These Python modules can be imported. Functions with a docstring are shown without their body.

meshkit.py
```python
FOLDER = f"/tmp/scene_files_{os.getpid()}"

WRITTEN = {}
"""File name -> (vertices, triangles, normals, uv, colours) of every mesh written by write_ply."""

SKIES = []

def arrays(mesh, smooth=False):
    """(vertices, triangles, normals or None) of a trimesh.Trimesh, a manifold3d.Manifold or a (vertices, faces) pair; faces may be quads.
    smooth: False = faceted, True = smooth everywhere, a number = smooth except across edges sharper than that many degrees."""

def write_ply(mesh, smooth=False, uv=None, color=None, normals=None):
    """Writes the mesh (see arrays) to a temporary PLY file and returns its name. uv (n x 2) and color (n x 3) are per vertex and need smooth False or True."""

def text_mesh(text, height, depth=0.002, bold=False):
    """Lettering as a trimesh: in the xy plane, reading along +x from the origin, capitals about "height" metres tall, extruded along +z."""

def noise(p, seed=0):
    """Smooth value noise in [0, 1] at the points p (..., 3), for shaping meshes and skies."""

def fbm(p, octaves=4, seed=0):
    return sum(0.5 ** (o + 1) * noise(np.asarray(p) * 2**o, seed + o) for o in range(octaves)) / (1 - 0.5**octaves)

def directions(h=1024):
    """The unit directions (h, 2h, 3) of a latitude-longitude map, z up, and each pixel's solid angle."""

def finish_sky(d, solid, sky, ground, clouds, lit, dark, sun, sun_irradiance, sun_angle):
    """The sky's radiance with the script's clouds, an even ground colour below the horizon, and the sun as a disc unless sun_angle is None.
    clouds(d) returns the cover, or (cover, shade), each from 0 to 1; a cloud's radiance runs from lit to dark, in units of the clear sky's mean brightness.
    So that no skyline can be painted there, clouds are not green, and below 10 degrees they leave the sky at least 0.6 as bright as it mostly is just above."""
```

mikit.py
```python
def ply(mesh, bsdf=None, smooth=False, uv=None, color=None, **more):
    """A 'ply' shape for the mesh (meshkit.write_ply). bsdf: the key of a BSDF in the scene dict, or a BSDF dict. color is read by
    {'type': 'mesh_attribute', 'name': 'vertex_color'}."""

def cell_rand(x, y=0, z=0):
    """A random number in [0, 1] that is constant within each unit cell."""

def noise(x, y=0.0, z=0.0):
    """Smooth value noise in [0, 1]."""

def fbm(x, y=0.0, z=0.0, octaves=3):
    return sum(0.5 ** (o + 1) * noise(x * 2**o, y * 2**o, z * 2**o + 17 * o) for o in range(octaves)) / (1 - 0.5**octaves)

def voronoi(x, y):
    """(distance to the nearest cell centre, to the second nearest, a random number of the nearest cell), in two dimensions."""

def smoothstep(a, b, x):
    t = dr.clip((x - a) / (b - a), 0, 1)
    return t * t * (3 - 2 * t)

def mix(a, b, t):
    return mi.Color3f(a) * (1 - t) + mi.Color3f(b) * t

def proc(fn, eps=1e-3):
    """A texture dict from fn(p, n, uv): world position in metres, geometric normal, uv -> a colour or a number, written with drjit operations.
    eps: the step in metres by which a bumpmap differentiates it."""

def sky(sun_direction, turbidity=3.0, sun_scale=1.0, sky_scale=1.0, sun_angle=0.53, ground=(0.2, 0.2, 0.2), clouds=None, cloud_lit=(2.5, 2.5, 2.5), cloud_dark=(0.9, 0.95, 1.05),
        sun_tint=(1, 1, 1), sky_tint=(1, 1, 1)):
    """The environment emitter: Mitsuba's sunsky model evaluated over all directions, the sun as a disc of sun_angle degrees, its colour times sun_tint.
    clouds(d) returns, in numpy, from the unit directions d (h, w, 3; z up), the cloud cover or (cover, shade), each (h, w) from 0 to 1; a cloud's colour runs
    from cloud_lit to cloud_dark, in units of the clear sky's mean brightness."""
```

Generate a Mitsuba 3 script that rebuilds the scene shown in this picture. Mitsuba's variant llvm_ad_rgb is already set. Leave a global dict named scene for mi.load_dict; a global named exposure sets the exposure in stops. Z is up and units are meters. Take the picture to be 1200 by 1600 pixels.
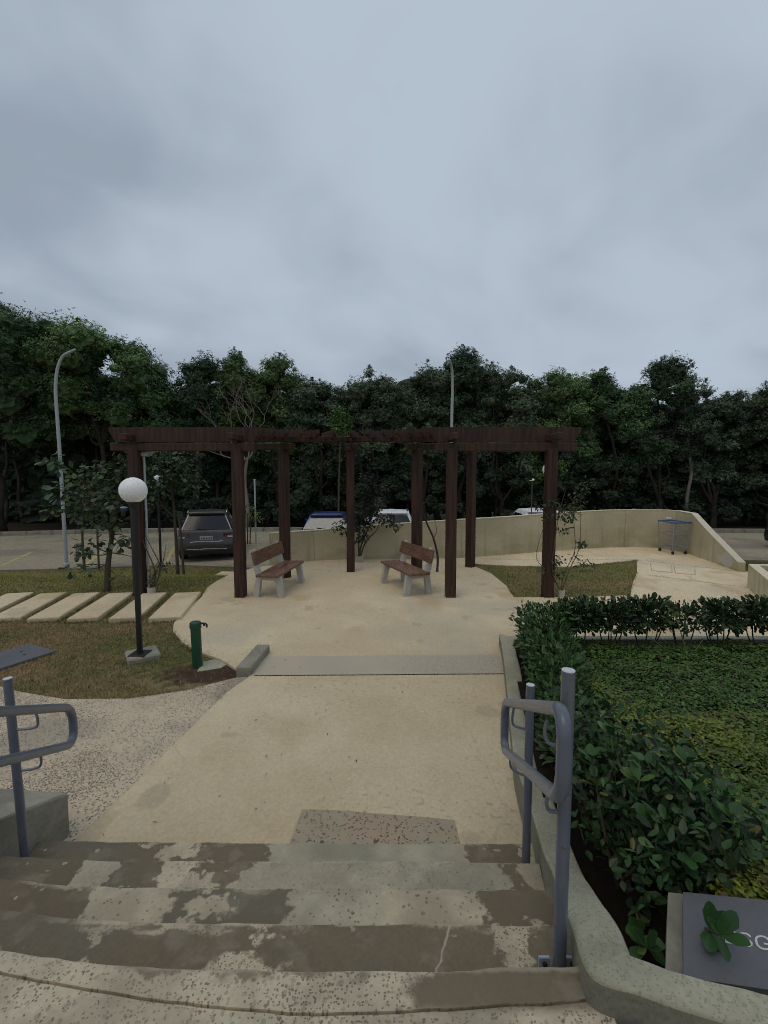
import math
import numpy as np
import trimesh
import shapely
from shapely.geometry import Polygon, LineString
import manifold3d as m3
import drjit as dr
import mitsuba as mi
import mikit
import meshkit
from mikit import noise, fbm, voronoi, cell_rand, smoothstep, mix

T = mi.ScalarTransform4f
scene, labels = {}, {}

# ---------------------------------------------------------------- camera, sky, exposure
PITCH = math.radians(4.25)
scene['camera'] = {'type': 'perspective', 'fov_axis': 'x', 'fov': 81.2, 'near_clip': 0.05, 'far_clip': 900.0,
                   'to_world': T().look_at(origin=[0, 0, 2.2], target=[0, math.cos(PITCH), 2.2 - math.sin(PITCH)], up=[0, 0, 1])}


def cloud_deck(d):
    z = np.maximum(d[..., 2], 0.0)
    k = 1.0 / (z + 0.30)
    q = np.stack([d[..., 0] * k * 1.35 + 3.1, d[..., 1] * k * 1.5 + 1.7, z * 0], -1)
    w = meshkit.fbm(q * 0.7 + 11, 3, 5) - 0.5
    w2 = meshkit.fbm(q * 0.7 + 31, 3, 6) - 0.5
    q2 = q + np.stack([1.0 * w, 1.0 * w2, 0 * w], -1)
    s = 0.66 * meshkit.fbm(q2 * 0.8, 4, 2) + 0.34 * meshkit.fbm(q2 * 2.2 + 5, 5, 9)
    s = np.clip((s - 0.335) / 0.33, 0, 1)
    s = s * s * (3 - 2 * s)
    return np.ones_like(z), np.clip(0.10 + 0.80 * s, 0, 1)


scene['sky_light'] = mikit.sky([-0.30, -0.42, 1.0], turbidity=3.0, sun_scale=0.145, sun_angle=34.0, ground=(0.16, 0.15, 0.12),
                               clouds=cloud_deck, cloud_lit=(2.08, 2.40, 2.78), cloud_dark=(1.24, 1.49, 1.82), sun_tint=(1.0, 0.97, 0.92))
exposure = 1.30


# ---------------------------------------------------------------- materials
def rgb(c):
    return {'type': 'rgb', 'value': [float(x) for x in c]}


def principled(name, color, rough=0.6, metallic=0.0, spec=0.5, bump=None, bump_scale=1.0, eps=1e-3, **more):
    base = color if isinstance(color, dict) else rgb(color)
    b = {'type': 'principled', 'base_color': base, 'roughness': rough, 'metallic': metallic, 'specular': spec, **more}
    if bump is not None:
        b = {'type': 'bumpmap', 'bump_tex': mikit.proc(bump, eps), 'scale': bump_scale, 'bsdf': b}
    scene[name] = {'type': 'twosided', 'bsdf': b}
    return name


def col_concrete(p, n, uv):
    big = fbm(p.x * 0.45 + 3, p.y * 0.55, 0, 3)
    mid = fbm(p.x * 2.3, p.y * 2.6, p.z * 2.6, 4)
    fine = noise(p.x * 60, p.y * 60, p.z * 60)
    c = mix((0.505, 0.405, 0.258), (0.60, 0.50, 0.335), smoothstep(0.3, 0.7, 0.6 * big + 0.4 * mid))
    c = mix(c, (0.45, 0.395, 0.295), 0.6 * smoothstep(0.55, 0.8, fbm(p.x * 0.9 + 40, p.y * 0.8 + 9, 0, 4)))
    c = mix(c, (0.40, 0.29, 0.15), 0.55 * smoothstep(0.62, 0.80, fbm(p.x * 1.3 + 7, p.y * 1.1 + 21, 0, 4)))
    speck = smoothstep(0.80, 0.9, noise(p.x * 34, p.y * 34, 5)) * smoothstep(0.45, 0.7, fbm(p.x * 1.1 + 60, p.y * 1.1, 0, 3))
    c = mix(c, (0.20, 0.165, 0.115), 0.28 * speck)
    d, d2, r = voronoi(p.x * 0.9 + 0.5 * fbm(p.x * 2, p.y * 2, 0, 4), p.y * 0.7 + 0.5 * fbm(p.x * 2 + 9, p.y * 2, 0, 4))
    crack = smoothstep(0.012, 0.003, d2 - d) * smoothstep(0.50, 0.60, noise(p.x * 0.8 + 3, p.y * 0.8, 2)) * dr.select(n.z > 0.5, mi.Float(1), mi.Float(0))
    c = mix(c, (0.22, 0.185, 0.125), 0.16 * crack)
    spot = smoothstep(0.73, 0.80, fbm(p.x * 3.1 + 15, p.y * 2.7, 4, 3))
    c = mix(c, (0.33, 0.27, 0.18), 0.4 * spot)
    grit = noise(p.x * 170, p.y * 170, p.z * 170)
    return c * (0.86 + 0.14 * fine + 0.14 * grit)


def bump_concrete(p, n, uv):
    return fbm(p.x * 30, p.y * 30, p.z * 30, 3)


principled('concrete', mikit.proc(col_concrete), 0.85, spec=0.3, bump=bump_concrete, bump_scale=0.004)


def col_band(p, n, uv):
    d, d2, r = voronoi(p.x * 75, p.y * 75)
    right = smoothstep(-0.6, 0.9, p.x + 0.9 * (fbm(p.x * 1.5, p.y * 3, 0, 3) - 0.5))
    c = mix((0.51, 0.44, 0.32), (0.39, 0.345, 0.265), 0.8 * fbm(p.x * 1.7 + 4, p.y * 3, 0, 4) + 0.35)
    peb = mix((0.22, 0.19, 0.15), (0.46, 0.40, 0.30), r)
    return mix(c, peb, right * smoothstep(0.5, 0.35, d) * 0.75)


principled('band_concrete', mikit.proc(col_band), 0.85, spec=0.3, bump=bump_concrete, bump_scale=0.006)


def col_patch(p, n, uv):
    d, d2, r = voronoi(p.x * 58 + 1.5 * noise(p.x * 33, p.y * 33), p.y * 58 + 1.5 * noise(p.x * 33 + 7, p.y * 33))
    red = smoothstep(0.42, 0.62, fbm(p.x * 2.5 + 3, p.y * 4.0 + 5, 0, 3))
    c = mix((0.345, 0.295, 0.205), (0.37, 0.285, 0.20), red)
    rr = 0.16 + 0.34 * noise(p.x * 45, p.y * 45, 4)
    dark = smoothstep(rr + 0.05, rr - 0.05, d) * smoothstep(0.70, 0.78, r + 0.5 * (fbm(p.x * 5, p.y * 7, 1, 3) - 0.5) + 0.10 * red)
    c = mix(c, (0.09, 0.065, 0.05), dark * 0.85)
    return c * (0.9 + 0.2 * fbm(p.x * 9, p.y * 9, 0, 3))


principled('patch_concrete', mikit.proc(col_patch), 0.85, spec=0.3, bump=bump_concrete, bump_scale=0.005)


def pebble_fn(p):
    return voronoi(p.x * 74 + 0.8 * noise(p.x * 30, p.y * 30), p.y * 74 + 0.8 * noise(p.x * 30 + 5, p.y * 30))


def col_pebble(p, n, uv):
    d, d2, r = pebble_fn(p)
    cover = 0.35 + 0.65 * smoothstep(0.38, 0.56, fbm(p.x * 1.7 + 2, p.y * 1.9, 0, 4))
    mort = mix((0.62, 0.515, 0.37), (0.53, 0.44, 0.31), fbm(p.x * 3, p.y * 3, 0, 3))
    mort = mix(mort, (0.28, 0.27, 0.21), 0.6 * smoothstep(0.6, 0.75, fbm(p.x * 1.3 + 31, p.y * 1.3, 0, 3)))
    st = mix((0.40, 0.30, 0.225), (0.27, 0.20, 0.15), noise(p.x * 50, p.y * 50, 3))
    c = mix(mort, st, smoothstep(0.55, 0.40, d) * smoothstep(0.20, 0.30, r) * cover)
    dark = smoothstep(0.50, 0.34, d) * smoothstep(0.58, 0.64, r + 0.35 * (cover - 0.75))
    return mix(c, mix((0.05, 0.042, 0.04), (0.12, 0.085, 0.065), noise(p.x * 61, p.y * 61, 8)), dark * 0.95)


def bump_pebble(p, n, uv):
    d, d2, r = pebble_fn(p)
    return smoothstep(0.5, 0.2, d) + 0.3 * noise(p.x * 90, p.y * 90)


principled('pebbles', mikit.proc(col_pebble), 0.8, spec=0.35, bump=bump_pebble, bump_scale=0.0025)


def blot(x, y, cx, cy, rx, ry):
    return smoothstep(1.15, 0.85, dr.sqrt(dr.square((x - cx) / rx) + dr.square((y - cy) / ry)))


def col_steps(p, n, uv):
    wx = p.x + 0.10 * (fbm(p.x * 7, p.y * 7, p.z * 3, 3) - 0.5) + 0.15 * (fbm(p.x * 30, p.y * 30, p.z * 3, 5) - 0.5)
    wy = p.y + 0.10 * (fbm(p.x * 8 + 30, p.y * 8, p.z * 3, 3) - 0.5) + 0.11 * (fbm(p.x * 32 + 9, p.y * 32, p.z * 3, 5) - 0.5)
    z = p.z + 0.012
    k1 = (z > 0.0) & (z < 0.165)
    k2 = (z >= 0.165) & (z < 0.315)
    k3 = (z >= 0.315) & (z < 0.465)
    k4 = (z >= 0.465) & (z < 0.615)

    def sx(a, b):
        return smoothstep(a - 0.012, a + 0.012, wx) * smoothstep(b + 0.012, b - 0.012, wx)

    def mx(*a):
        o = a[0]
        for b in a[1:]:
            o = dr.maximum(o, b)
        return o

    edge = smoothstep(0.40, 0.62, fbm(p.x * 5 + 9, p.y * 9, p.z, 4))
    d1 = mx(sx(-2.2, -0.62), sx(0.45, 0.80)) * (1 - blot(wx, wy, -1.13, 2.33, 0.10, 0.055)) * (1 - blot(wx, wy, -1.45, 2.22, 0.07, 0.03)) * (1 - blot(wx, wy, -0.98, 2.23, 0.05, 0.03))
    d2 = mx(sx(-2.2, -1.50), sx(-1.30, -1.06), sx(-0.92, -0.66), sx(0.58, 0.66)) * (1 - blot(wx, wy, -0.62, 1.95, 0.10, 0.05)) * (1 - blot(wx, wy, -0.86, 1.97, 0.07, 0.05))
    d3 = mx(sx(-2.2, -1.22), sx(-0.88, -0.40 + 0.0)) * (1 - blot(wx, wy, -0.72, 1.70, 0.10, 0.05))
    d3 = mx(d3, sx(0.40, 0.86) * (1 - blot(wx, wy, 0.60, 1.60, 0.05, 0.05)))
    d4 = (1 - blot(wx, wy, -0.47, 1.345, 0.13, 0.055)) * (1 - blot(wx, wy, -0.14, 1.27, 0.02, 0.018)) * (1 - blot(wx, wy, -0.25, 1.26, 0.012, 0.02)) * (1 - blot(wx, wy, 0.45, 1.42, 0.07, 0.085))
    d5 = mx(smoothstep(0.03, 0.12, wx) * smoothstep(1.60, 1.40, wy * 1.0 + 0.18), 0.8 * smoothstep(1.205, 1.235, wy) * smoothstep(-0.85, -0.75, wx))
    d5 = d5 * smoothstep(1.10, 1.14, p.y)
    dark = dr.select(k1, d1, dr.select(k2, d2, dr.select(k3, d3, dr.select(k4, d4, d5))))
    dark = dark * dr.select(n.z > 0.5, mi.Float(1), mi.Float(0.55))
    chips = smoothstep(0.71, 0.76, fbm(p.x * 9 + 3, p.y * 11, p.z * 5, 4))
    nose = dr.select(k1, mi.Float(2.395), dr.select(k2, mi.Float(2.105), dr.select(k3, mi.Float(1.806), dr.select(k4, mi.Float(1.51), mi.Float(1.232))))) + dr.select(p.x < -0.8, 0.06 * dr.square(p.x + 0.8), mi.Float(0))
    worn = smoothstep(0.040, 0.010, nose - p.y + 0.10 * (fbm(p.x * 16, p.y * 30, p.z * 5, 4) - 0.5)) * smoothstep(0.46, 0.60, fbm(p.x * 3.3 + 8, p.z * 9, 0, 3))
    dots = smoothstep(0.80, 0.84, fbm(p.x * 24, p.y * 24, p.z * 7, 2))
    dark = dark * (1 - 0.9 * dr.maximum(dr.maximum(chips, dots), worn))
    grey = dr.select(k1, sx(-0.62, 0.45), dr.select(k2, sx(-0.66, 0.58) * 0.75, dr.select(k3, sx(-0.5, 0.0) * 0.5, mi.Float(0)))) * (0.55 + 0.45 * edge)
    dd, dd2, r = voronoi(p.x * 66 + 0.7 * noise(p.x * 40, p.y * 40), p.y * 66 + 0.7 * noise(p.x * 40 + 7, p.y * 40))
    rs = 0.16 + 0.40 * noise(p.x * 47 + 3, p.y * 47, 6)
    agg = smoothstep(rs + 0.06, rs - 0.06, dd) * smoothstep(0.79, 0.84, r + 0.55 * (fbm(p.x * 6, p.y * 6, 3, 3) - 0.5)) * (0.5 + 0.5 * noise(p.x * 31, p.y * 31, 2))
    agg2 = smoothstep(0.42, 0.30, dd) * smoothstep(0.30, 0.34, r) * (1 - smoothstep(0.60, 0.66, r))
    e1, e2, er = voronoi(p.x * 128 + 0.7 * noise(p.x * 60, p.y * 60), p.y * 128 + 0.7 * noise(p.x * 60 + 7, p.y * 60))
    es = 0.20 + 0.36 * noise(p.x * 77 + 3, p.y * 77, 6)
    fine = smoothstep(es + 0.06, es - 0.06, e1) * smoothstep(0.66, 0.72, er + 0.7 * (fbm(p.x * 5, p.y * 5, 3, 3) - 0.5))
    agg = dr.select(z > 0.6, dr.maximum(fine, 0.6 * agg), agg)
    light = mix((0.50, 0.435, 0.305), (0.42, 0.365, 0.255), fbm(p.x * 5, p.y * 5, p.z, 4))
    light = mix(light, (0.42, 0.33, 0.26), 0.35 * agg2)
    light = mix(light, (0.32, 0.31, 0.235), grey)
    light = mix(light, mix((0.075, 0.068, 0.058), (0.17, 0.11, 0.085), cell_rand(p.x * 20, p.y * 20)), 0.85 * agg * dr.select(k1, mi.Float(0.05), dr.select(k2, mi.Float(0.6), mi.Float(0.9))))
    brown = mix((0.142, 0.113, 0.073), (0.188, 0.152, 0.100), fbm(p.x * 4 + 5, p.y * 4, p.z, 4))
    brown = mix(brown, (0.150, 0.132, 0.093), smoothstep(0.45, 0.7, fbm(p.x * 2.5, p.y * 3.5 + 8, p.z, 3)))
    light = light * (0.80 + 0.30 * smoothstep(0.3, 0.65, fbm(p.x * 6.5, p.y * 6.5, p.z * 2, 4)))
    film = smoothstep(0.42, 0.60, fbm(p.x * 4.5 + 17, p.y * 6 + 3, p.z * 4, 4))
    light = mix(light, (0.27, 0.235, 0.165), 0.42 * film)
    brown = mix(brown, (0.27, 0.24, 0.175), 0.40 * smoothstep(0.52, 0.70, fbm(p.x * 11, p.y * 13 + 5, p.z * 4, 4)))
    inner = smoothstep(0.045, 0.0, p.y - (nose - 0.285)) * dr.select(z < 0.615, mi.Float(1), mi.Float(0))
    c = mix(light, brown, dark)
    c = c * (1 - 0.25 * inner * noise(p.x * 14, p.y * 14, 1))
    lip = smoothstep(0.020, 0.008, nose - p.y + 0.016 * (fbm(p.x * 40, p.z * 9, 2, 3) - 0.5)) * smoothstep(0.36, 0.52, fbm(p.x * 9 + 2, p.z * 11, 5, 4)) * dr.select(n.z > 0.3, mi.Float(1), mi.Float(0.4)) * smoothstep(-1.30, -1.0, p.x)
    c = mix(c, (0.47, 0.415, 0.30), 0.75 * lip * dr.select(z < 0.615, mi.Float(1), mi.Float(0.5)))
    crack = smoothstep(0.006, 0.002, dr.abs(p.x - 0.19 - 0.45 * (p.y - 1.38) + 0.02 * (noise(p.x * 40, p.y * 40) - 0.5))) * dr.select(k4, mi.Float(1), mi.Float(0))
    c = mix(c, (0.40, 0.37, 0.28), crack * 0.8)
    return c * (0.92 + 0.16 * noise(p.x * 110, p.y * 110, p.z * 110))


def bump_steps(p, n, uv):
    return 0.7 * fbm(p.x * 12, p.y * 12, p.z * 12, 4) + 0.3 * noise(p.x * 70, p.y * 70, p.z * 70)


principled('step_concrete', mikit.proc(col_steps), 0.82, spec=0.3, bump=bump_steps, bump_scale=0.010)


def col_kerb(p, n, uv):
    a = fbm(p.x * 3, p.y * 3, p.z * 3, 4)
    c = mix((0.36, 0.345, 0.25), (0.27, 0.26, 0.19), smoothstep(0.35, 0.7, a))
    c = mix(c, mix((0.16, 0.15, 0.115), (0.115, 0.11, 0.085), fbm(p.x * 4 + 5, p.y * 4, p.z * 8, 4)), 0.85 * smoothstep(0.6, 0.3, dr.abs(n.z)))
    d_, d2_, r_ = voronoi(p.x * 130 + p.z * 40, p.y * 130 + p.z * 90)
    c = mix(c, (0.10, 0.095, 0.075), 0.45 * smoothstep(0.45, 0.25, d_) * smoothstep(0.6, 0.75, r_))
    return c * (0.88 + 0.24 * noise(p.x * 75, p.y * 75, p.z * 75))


def bump_kerb(p, n, uv):
    return 0.5 * noise(p.x * 75, p.y * 75, p.z * 75) + 0.5 * fbm(p.x * 9, p.y * 9, p.z * 9, 3)


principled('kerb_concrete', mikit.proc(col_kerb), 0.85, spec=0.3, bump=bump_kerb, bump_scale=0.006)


def col_block(p, n, uv):
    a = fbm(p.x * 5, p.y * 5, p.z * 5, 4)
    c = mix((0.27, 0.255, 0.20), (0.19, 0.18, 0.145), smoothstep(0.35, 0.7, a))
    return c * (0.85 + 0.3 * noise(p.x * 60, p.y * 60, p.z * 60))


principled('block_concrete', mikit.proc(col_block), 0.85, spec=0.3, bump=bump_kerb, bump_scale=0.005)


def col_wall(p, n, uv):
    a = fbm(p.x * 1.1, p.y * 1.1, p.z * 1.1, 4)
    c = mix((0.50, 0.44, 0.29), (0.42, 0.365, 0.235), smoothstep(0.35, 0.68, a))
    drip = fbm((p.x + p.y) * 6, p.z * 0.6, 3, 4)
    c = mix(c, (0.31, 0.28, 0.18), 0.5 * smoothstep(0.50, 0.78, drip) * smoothstep(1.3, 0.15, p.z))
    c = mix(c, (0.25, 0.245, 0.115), 0.45 * smoothstep(0.46, 0.70, fbm(p.x * 0.9 + 20, p.y * 2.2, p.z * 2.0, 4)) * smoothstep(0.95, 0.1, p.z))
    w = 0.10 * (fbm(p.y * 7, p.z * 7, 0, 4) - 0.5)
    fix = dr.maximum(blot(p.y + w, p.z + w, 11.35, 0.16, 0.16, 0.10), blot(p.y + w, p.z - w, 11.0, 0.20, 0.28, 0.17)) * dr.select(p.x > 8, mi.Float(1), mi.Float(0))
    c = mix(c, (0.50, 0.49, 0.42), 0.9 * fix)
    c = mix(c, (0.55, 0.50, 0.37), smoothstep(0.5, 0.8, dr.abs(n.z)))
    return c * (0.92 + 0.16 * noise(p.x * 40, p.y * 40, p.z * 40))


principled('wall_paint', mikit.proc(col_wall), 0.8, spec=0.3, bump=bump_concrete, bump_scale=0.004)


def col_pavers(p, n, uv):
    x = p.x * 4.4
    y = p.y * 9.0
    row = dr.floor(y)
    xx = x + 0.5 * (row - 2 * dr.floor(row * 0.5))
    r = cell_rand(xx, row)
    fx = xx - dr.floor(xx)
    fy = y - row
    j = dr.maximum(smoothstep(0.46, 0.5, dr.abs(fx - 0.5)), smoothstep(0.42, 0.5, dr.abs(fy - 0.5)))
    c = mix((0.225, 0.195, 0.14), (0.29, 0.25, 0.182), r)
    c = mix(c, (0.15, 0.14, 0.11), 0.7 * smoothstep(0.45, 0.75, fbm(p.x * 0.5, p.y * 0.8, 0, 4)))
    return mix(c, (0.10, 0.095, 0.07), 0.6 * j)


principled('pavers', mikit.proc(col_pavers), 0.85, spec=0.3)


def col_soil(p, n, uv):
    a = fbm(p.x * 1.2, p.y * 1.2, 0, 4)
    b = fbm(p.x * 14, p.y * 14, 0, 4)
    c = mix((0.11, 0.11, 0.042), (0.20, 0.145, 0.08), smoothstep(0.35, 0.65, 0.6 * a + 0.4 * b))
    c = mix(c, (0.06, 0.038, 0.026), smoothstep(0.9, 0.45, dr.sqrt(dr.square((p.x + 2.0) / 0.75) + dr.square((p.y - 5.0) / 0.5)) + 0.5 * (b - 0.5)))
    far = smoothstep(20.0, 24.0, p.y)
    return mix(c, (0.035, 0.03, 0.018), far) * (0.7 + 0.6 * b)


principled('turf_soil', mikit.proc(col_soil), 0.95, spec=0.15, bump=bump_kerb, bump_scale=0.012)


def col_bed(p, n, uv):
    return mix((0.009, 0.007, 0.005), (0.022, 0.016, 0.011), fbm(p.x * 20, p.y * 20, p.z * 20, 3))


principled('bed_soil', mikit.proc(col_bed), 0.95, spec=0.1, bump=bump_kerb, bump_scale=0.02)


def wood_fn(dark, light):
    def f(p, n, uv):
        g = fbm((p.x + 0.37 * p.y) * 26, (p.y - 0.37 * p.x) * 26, p.z * 1.6, 4)
        return mix(dark, light, smoothstep(0.3, 0.7, g))
    return f


principled('pergola_wood', mikit.proc(wood_fn((0.026, 0.0128, 0.0085), (0.060, 0.0275, 0.0165))), 0.62, spec=0.35)


def bench_wood_fn(p, n, uv):
    g = fbm(p.x * 38, p.y * 5, p.z * 40, 4)
    g2 = fbm(p.x * 9, p.y * 2, p.z * 9, 3)
    return mix((0.085, 0.042, 0.027), (0.195, 0.105, 0.064), smoothstep(0.25, 0.72, 0.6 * g + 0.4 * g2))


principled('bench_wood', mikit.proc(bench_wood_fn), 0.5, spec=0.4)


def col_bench(p, n, uv):
    return mix((0.46, 0.445, 0.40), (0.36, 0.345, 0.30), fbm(p.x * 9, p.y * 9, p.z * 9, 4)) * (0.9 + 0.2 * noise(p.x * 70, p.y * 70, p.z * 70))


principled('bench_concrete', mikit.proc(col_bench), 0.8, spec=0.3)


def col_steel(p, n, uv):
    a = fbm(p.x * 16, p.y * 16, p.z * 16, 3)
    c = mix((0.088, 0.102, 0.130), (0.112, 0.128, 0.160), a)
    chip = smoothstep(0.74, 0.78, fbm(p.x * 60, p.y * 60, p.z * 40, 3))
    c = mix(c, (0.10, 0.062, 0.04), 0.8 * chip)
    return mix(c, (0.15, 0.135, 0.11), 0.35 * smoothstep(0.5, 0.75, fbm(p.x * 9, p.y * 9, p.z * 5 + 4, 3)))


principled('grey_paint', mikit.proc(col_steel), 0.30, spec=0.6)
principled('pole_top', (0.50, 0.51, 0.54), 0.5)
principled('galvanised', (0.30, 0.37, 0.45), 0.45, metallic=0.3)
principled('pale_pole', (0.36, 0.40, 0.39), 0.5)
principled('black_paint', (0.012, 0.012, 0.013), 0.4)
principled('opal', (0.84, 0.83, 0.81), 0.35, spec=0.5)
principled('green_paint', (0.010, 0.060, 0.030), 0.4)
principled('chrome', (0.65, 0.65, 0.66), 0.25, metallic=1.0)
principled('white_paint', (0.62, 0.62, 0.60), 0.6)
principled('text_paint', (0.55, 0.55, 0.53), 0.7)
principled('yellow_paint', (0.36, 0.30, 0.11), 0.8)
principled('line_white', (0.50, 0.48, 0.42), 0.75)


def col_plate(p, n, uv):
    return mix((0.118, 0.123, 0.132), (0.088, 0.091, 0.098), fbm(p.x * 3, p.y * 3, p.z * 3, 4)) * (0.94 + 0.12 * noise(p.x * 90, p.y * 90, p.z * 90))


principled('plate_paint', mikit.proc(col_plate), 0.5, spec=0.5)
principled('pvc', (0.40, 0.37, 0.30), 0.6)
principled('blue_plastic', (0.04, 0.10, 0.24), 0.35)
principled('pale_plastic', (0.55, 0.62, 0.66), 0.4)
principled('wire', (0.34, 0.35, 0.36), 0.4, metallic=0.5)
principled('rubber', (0.012, 0.012, 0.013), 0.7)
principled('car_glass', (0.008, 0.010, 0.014), 0.06, spec=0.45)
principled('car_glass_sky_sheen', (0.10, 0.14, 0.16), 0.06, spec=0.9)  # pale base colour stands for the sky reflected in the glass
principled('car_taupe', (0.075, 0.070, 0.070), 0.3, metallic=0.55, clearcoat=1.0, clearcoat_gloss=0.95)
principled('car_blue', (0.012, 0.03, 0.12), 0.3, metallic=0.2, clearcoat=1.0, clearcoat_gloss=0.95)
principled('car_white', (0.62, 0.63, 0.65), 0.35, clearcoat=1.0, clearcoat_gloss=0.95)
principled('car_black', (0.010, 0.010, 0.014), 0.3, clearcoat=1.0, clearcoat_gloss=0.95)
principled('car_trim', (0.018, 0.018, 0.018), 0.6)
principled('tail_red', (0.07, 0.012, 0.012), 0.15, spec=0.7)
principled('tail_clear', (0.45, 0.43, 0.42), 0.15, spec=0.7)
principled('plate_white', (0.34, 0.34, 0.33), 0.5)


def bark_fn(p, n, uv):
    return mix((0.035, 0.028, 0.02), (0.095, 0.08, 0.06), fbm(p.x * 14, p.y * 14, p.z * 3, 4))


principled('bark', mikit.proc(bark_fn), 0.9, spec=0.2)
principled('shade_bark', mikit.proc(lambda p, n, uv: mix((0.018, 0.015, 0.012), (0.045, 0.038, 0.03), fbm(p.x * 9, p.y * 9, p.z * 2, 3))), 0.9, spec=0.15)  # bark darkened, with the shade under the crowns put into its colour
principled('young_bark', (0.085, 0.072, 0.05), 0.85, spec=0.2)
principled('dead_wood', (0.20, 0.17, 0.145), 0.9, spec=0.2)
principled('green_stem', (0.10, 0.11, 0.035), 0.7, spec=0.3)
VC = {'type': 'mesh_attribute', 'name': 'vertex_color'}
principled('foliage', VC, 0.55, spec=0.30)
principled('glossy_leaf', VC, 0.40, spec=0.24)
principled('grass_blade', VC, 0.8, spec=0.2)


# ---------------------------------------------------------------- helpers
def numbered(key):
    if key not in scene and key not in labels:
        return key
    i = 1
    while f'{key}_{i:03d}' in scene or f'{key}_{i:03d}' in labels:
        i += 1
    return f'{key}_{i:03d}'


def put(key, mesh, mat, smooth=False, parent=None, place=None, **kw):
    """One entry of the scene. parent: the key of the thing or part that it belongs to."""
    key = numbered(f'{parent}__{key}' if parent else key)
    s = mikit.ply(mesh, mat, smooth, **kw)
    if place is not None:
        s['to_world'] = place
    scene[key] = s
    return key


def again(key, ply, parent=None, place=None):
    """A further copy of a ply dict made before."""
    key = numbered(f'{parent}__{key}' if parent else key)
    scene[key] = {**ply, **({'to_world': place} if place is not None else {})}
    return key


def thing(key, label, category, group=None, kind=None):
    key = numbered(key)
    labels[key] = {'label': label, 'category': category}
    if group:
        labels[key]['group'] = group
    if kind:
        labels[key]['kind'] = kind
    return key


def tag(key, label, category, group=None, kind=None):
    labels[key] = {'label': label, 'category': category}
    if group:
        labels[key]['group'] = group
    if kind:
        labels[key]['kind'] = kind
    return key


def structure(key, mesh, mat, label, category, smooth=False, parent=None, **kw):
    k = put(key, mesh, mat, smooth, parent, **kw)
    labels[k] = {'label': label, 'category': category, 'kind': 'structure'}
    return k


def cat(*ms):
    return trimesh.util.concatenate([m for m in ms if m is not None])


def raw(v, f):
    return trimesh.Trimesh(np.asarray(v, float), np.asarray(f, int), process=False)


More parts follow.
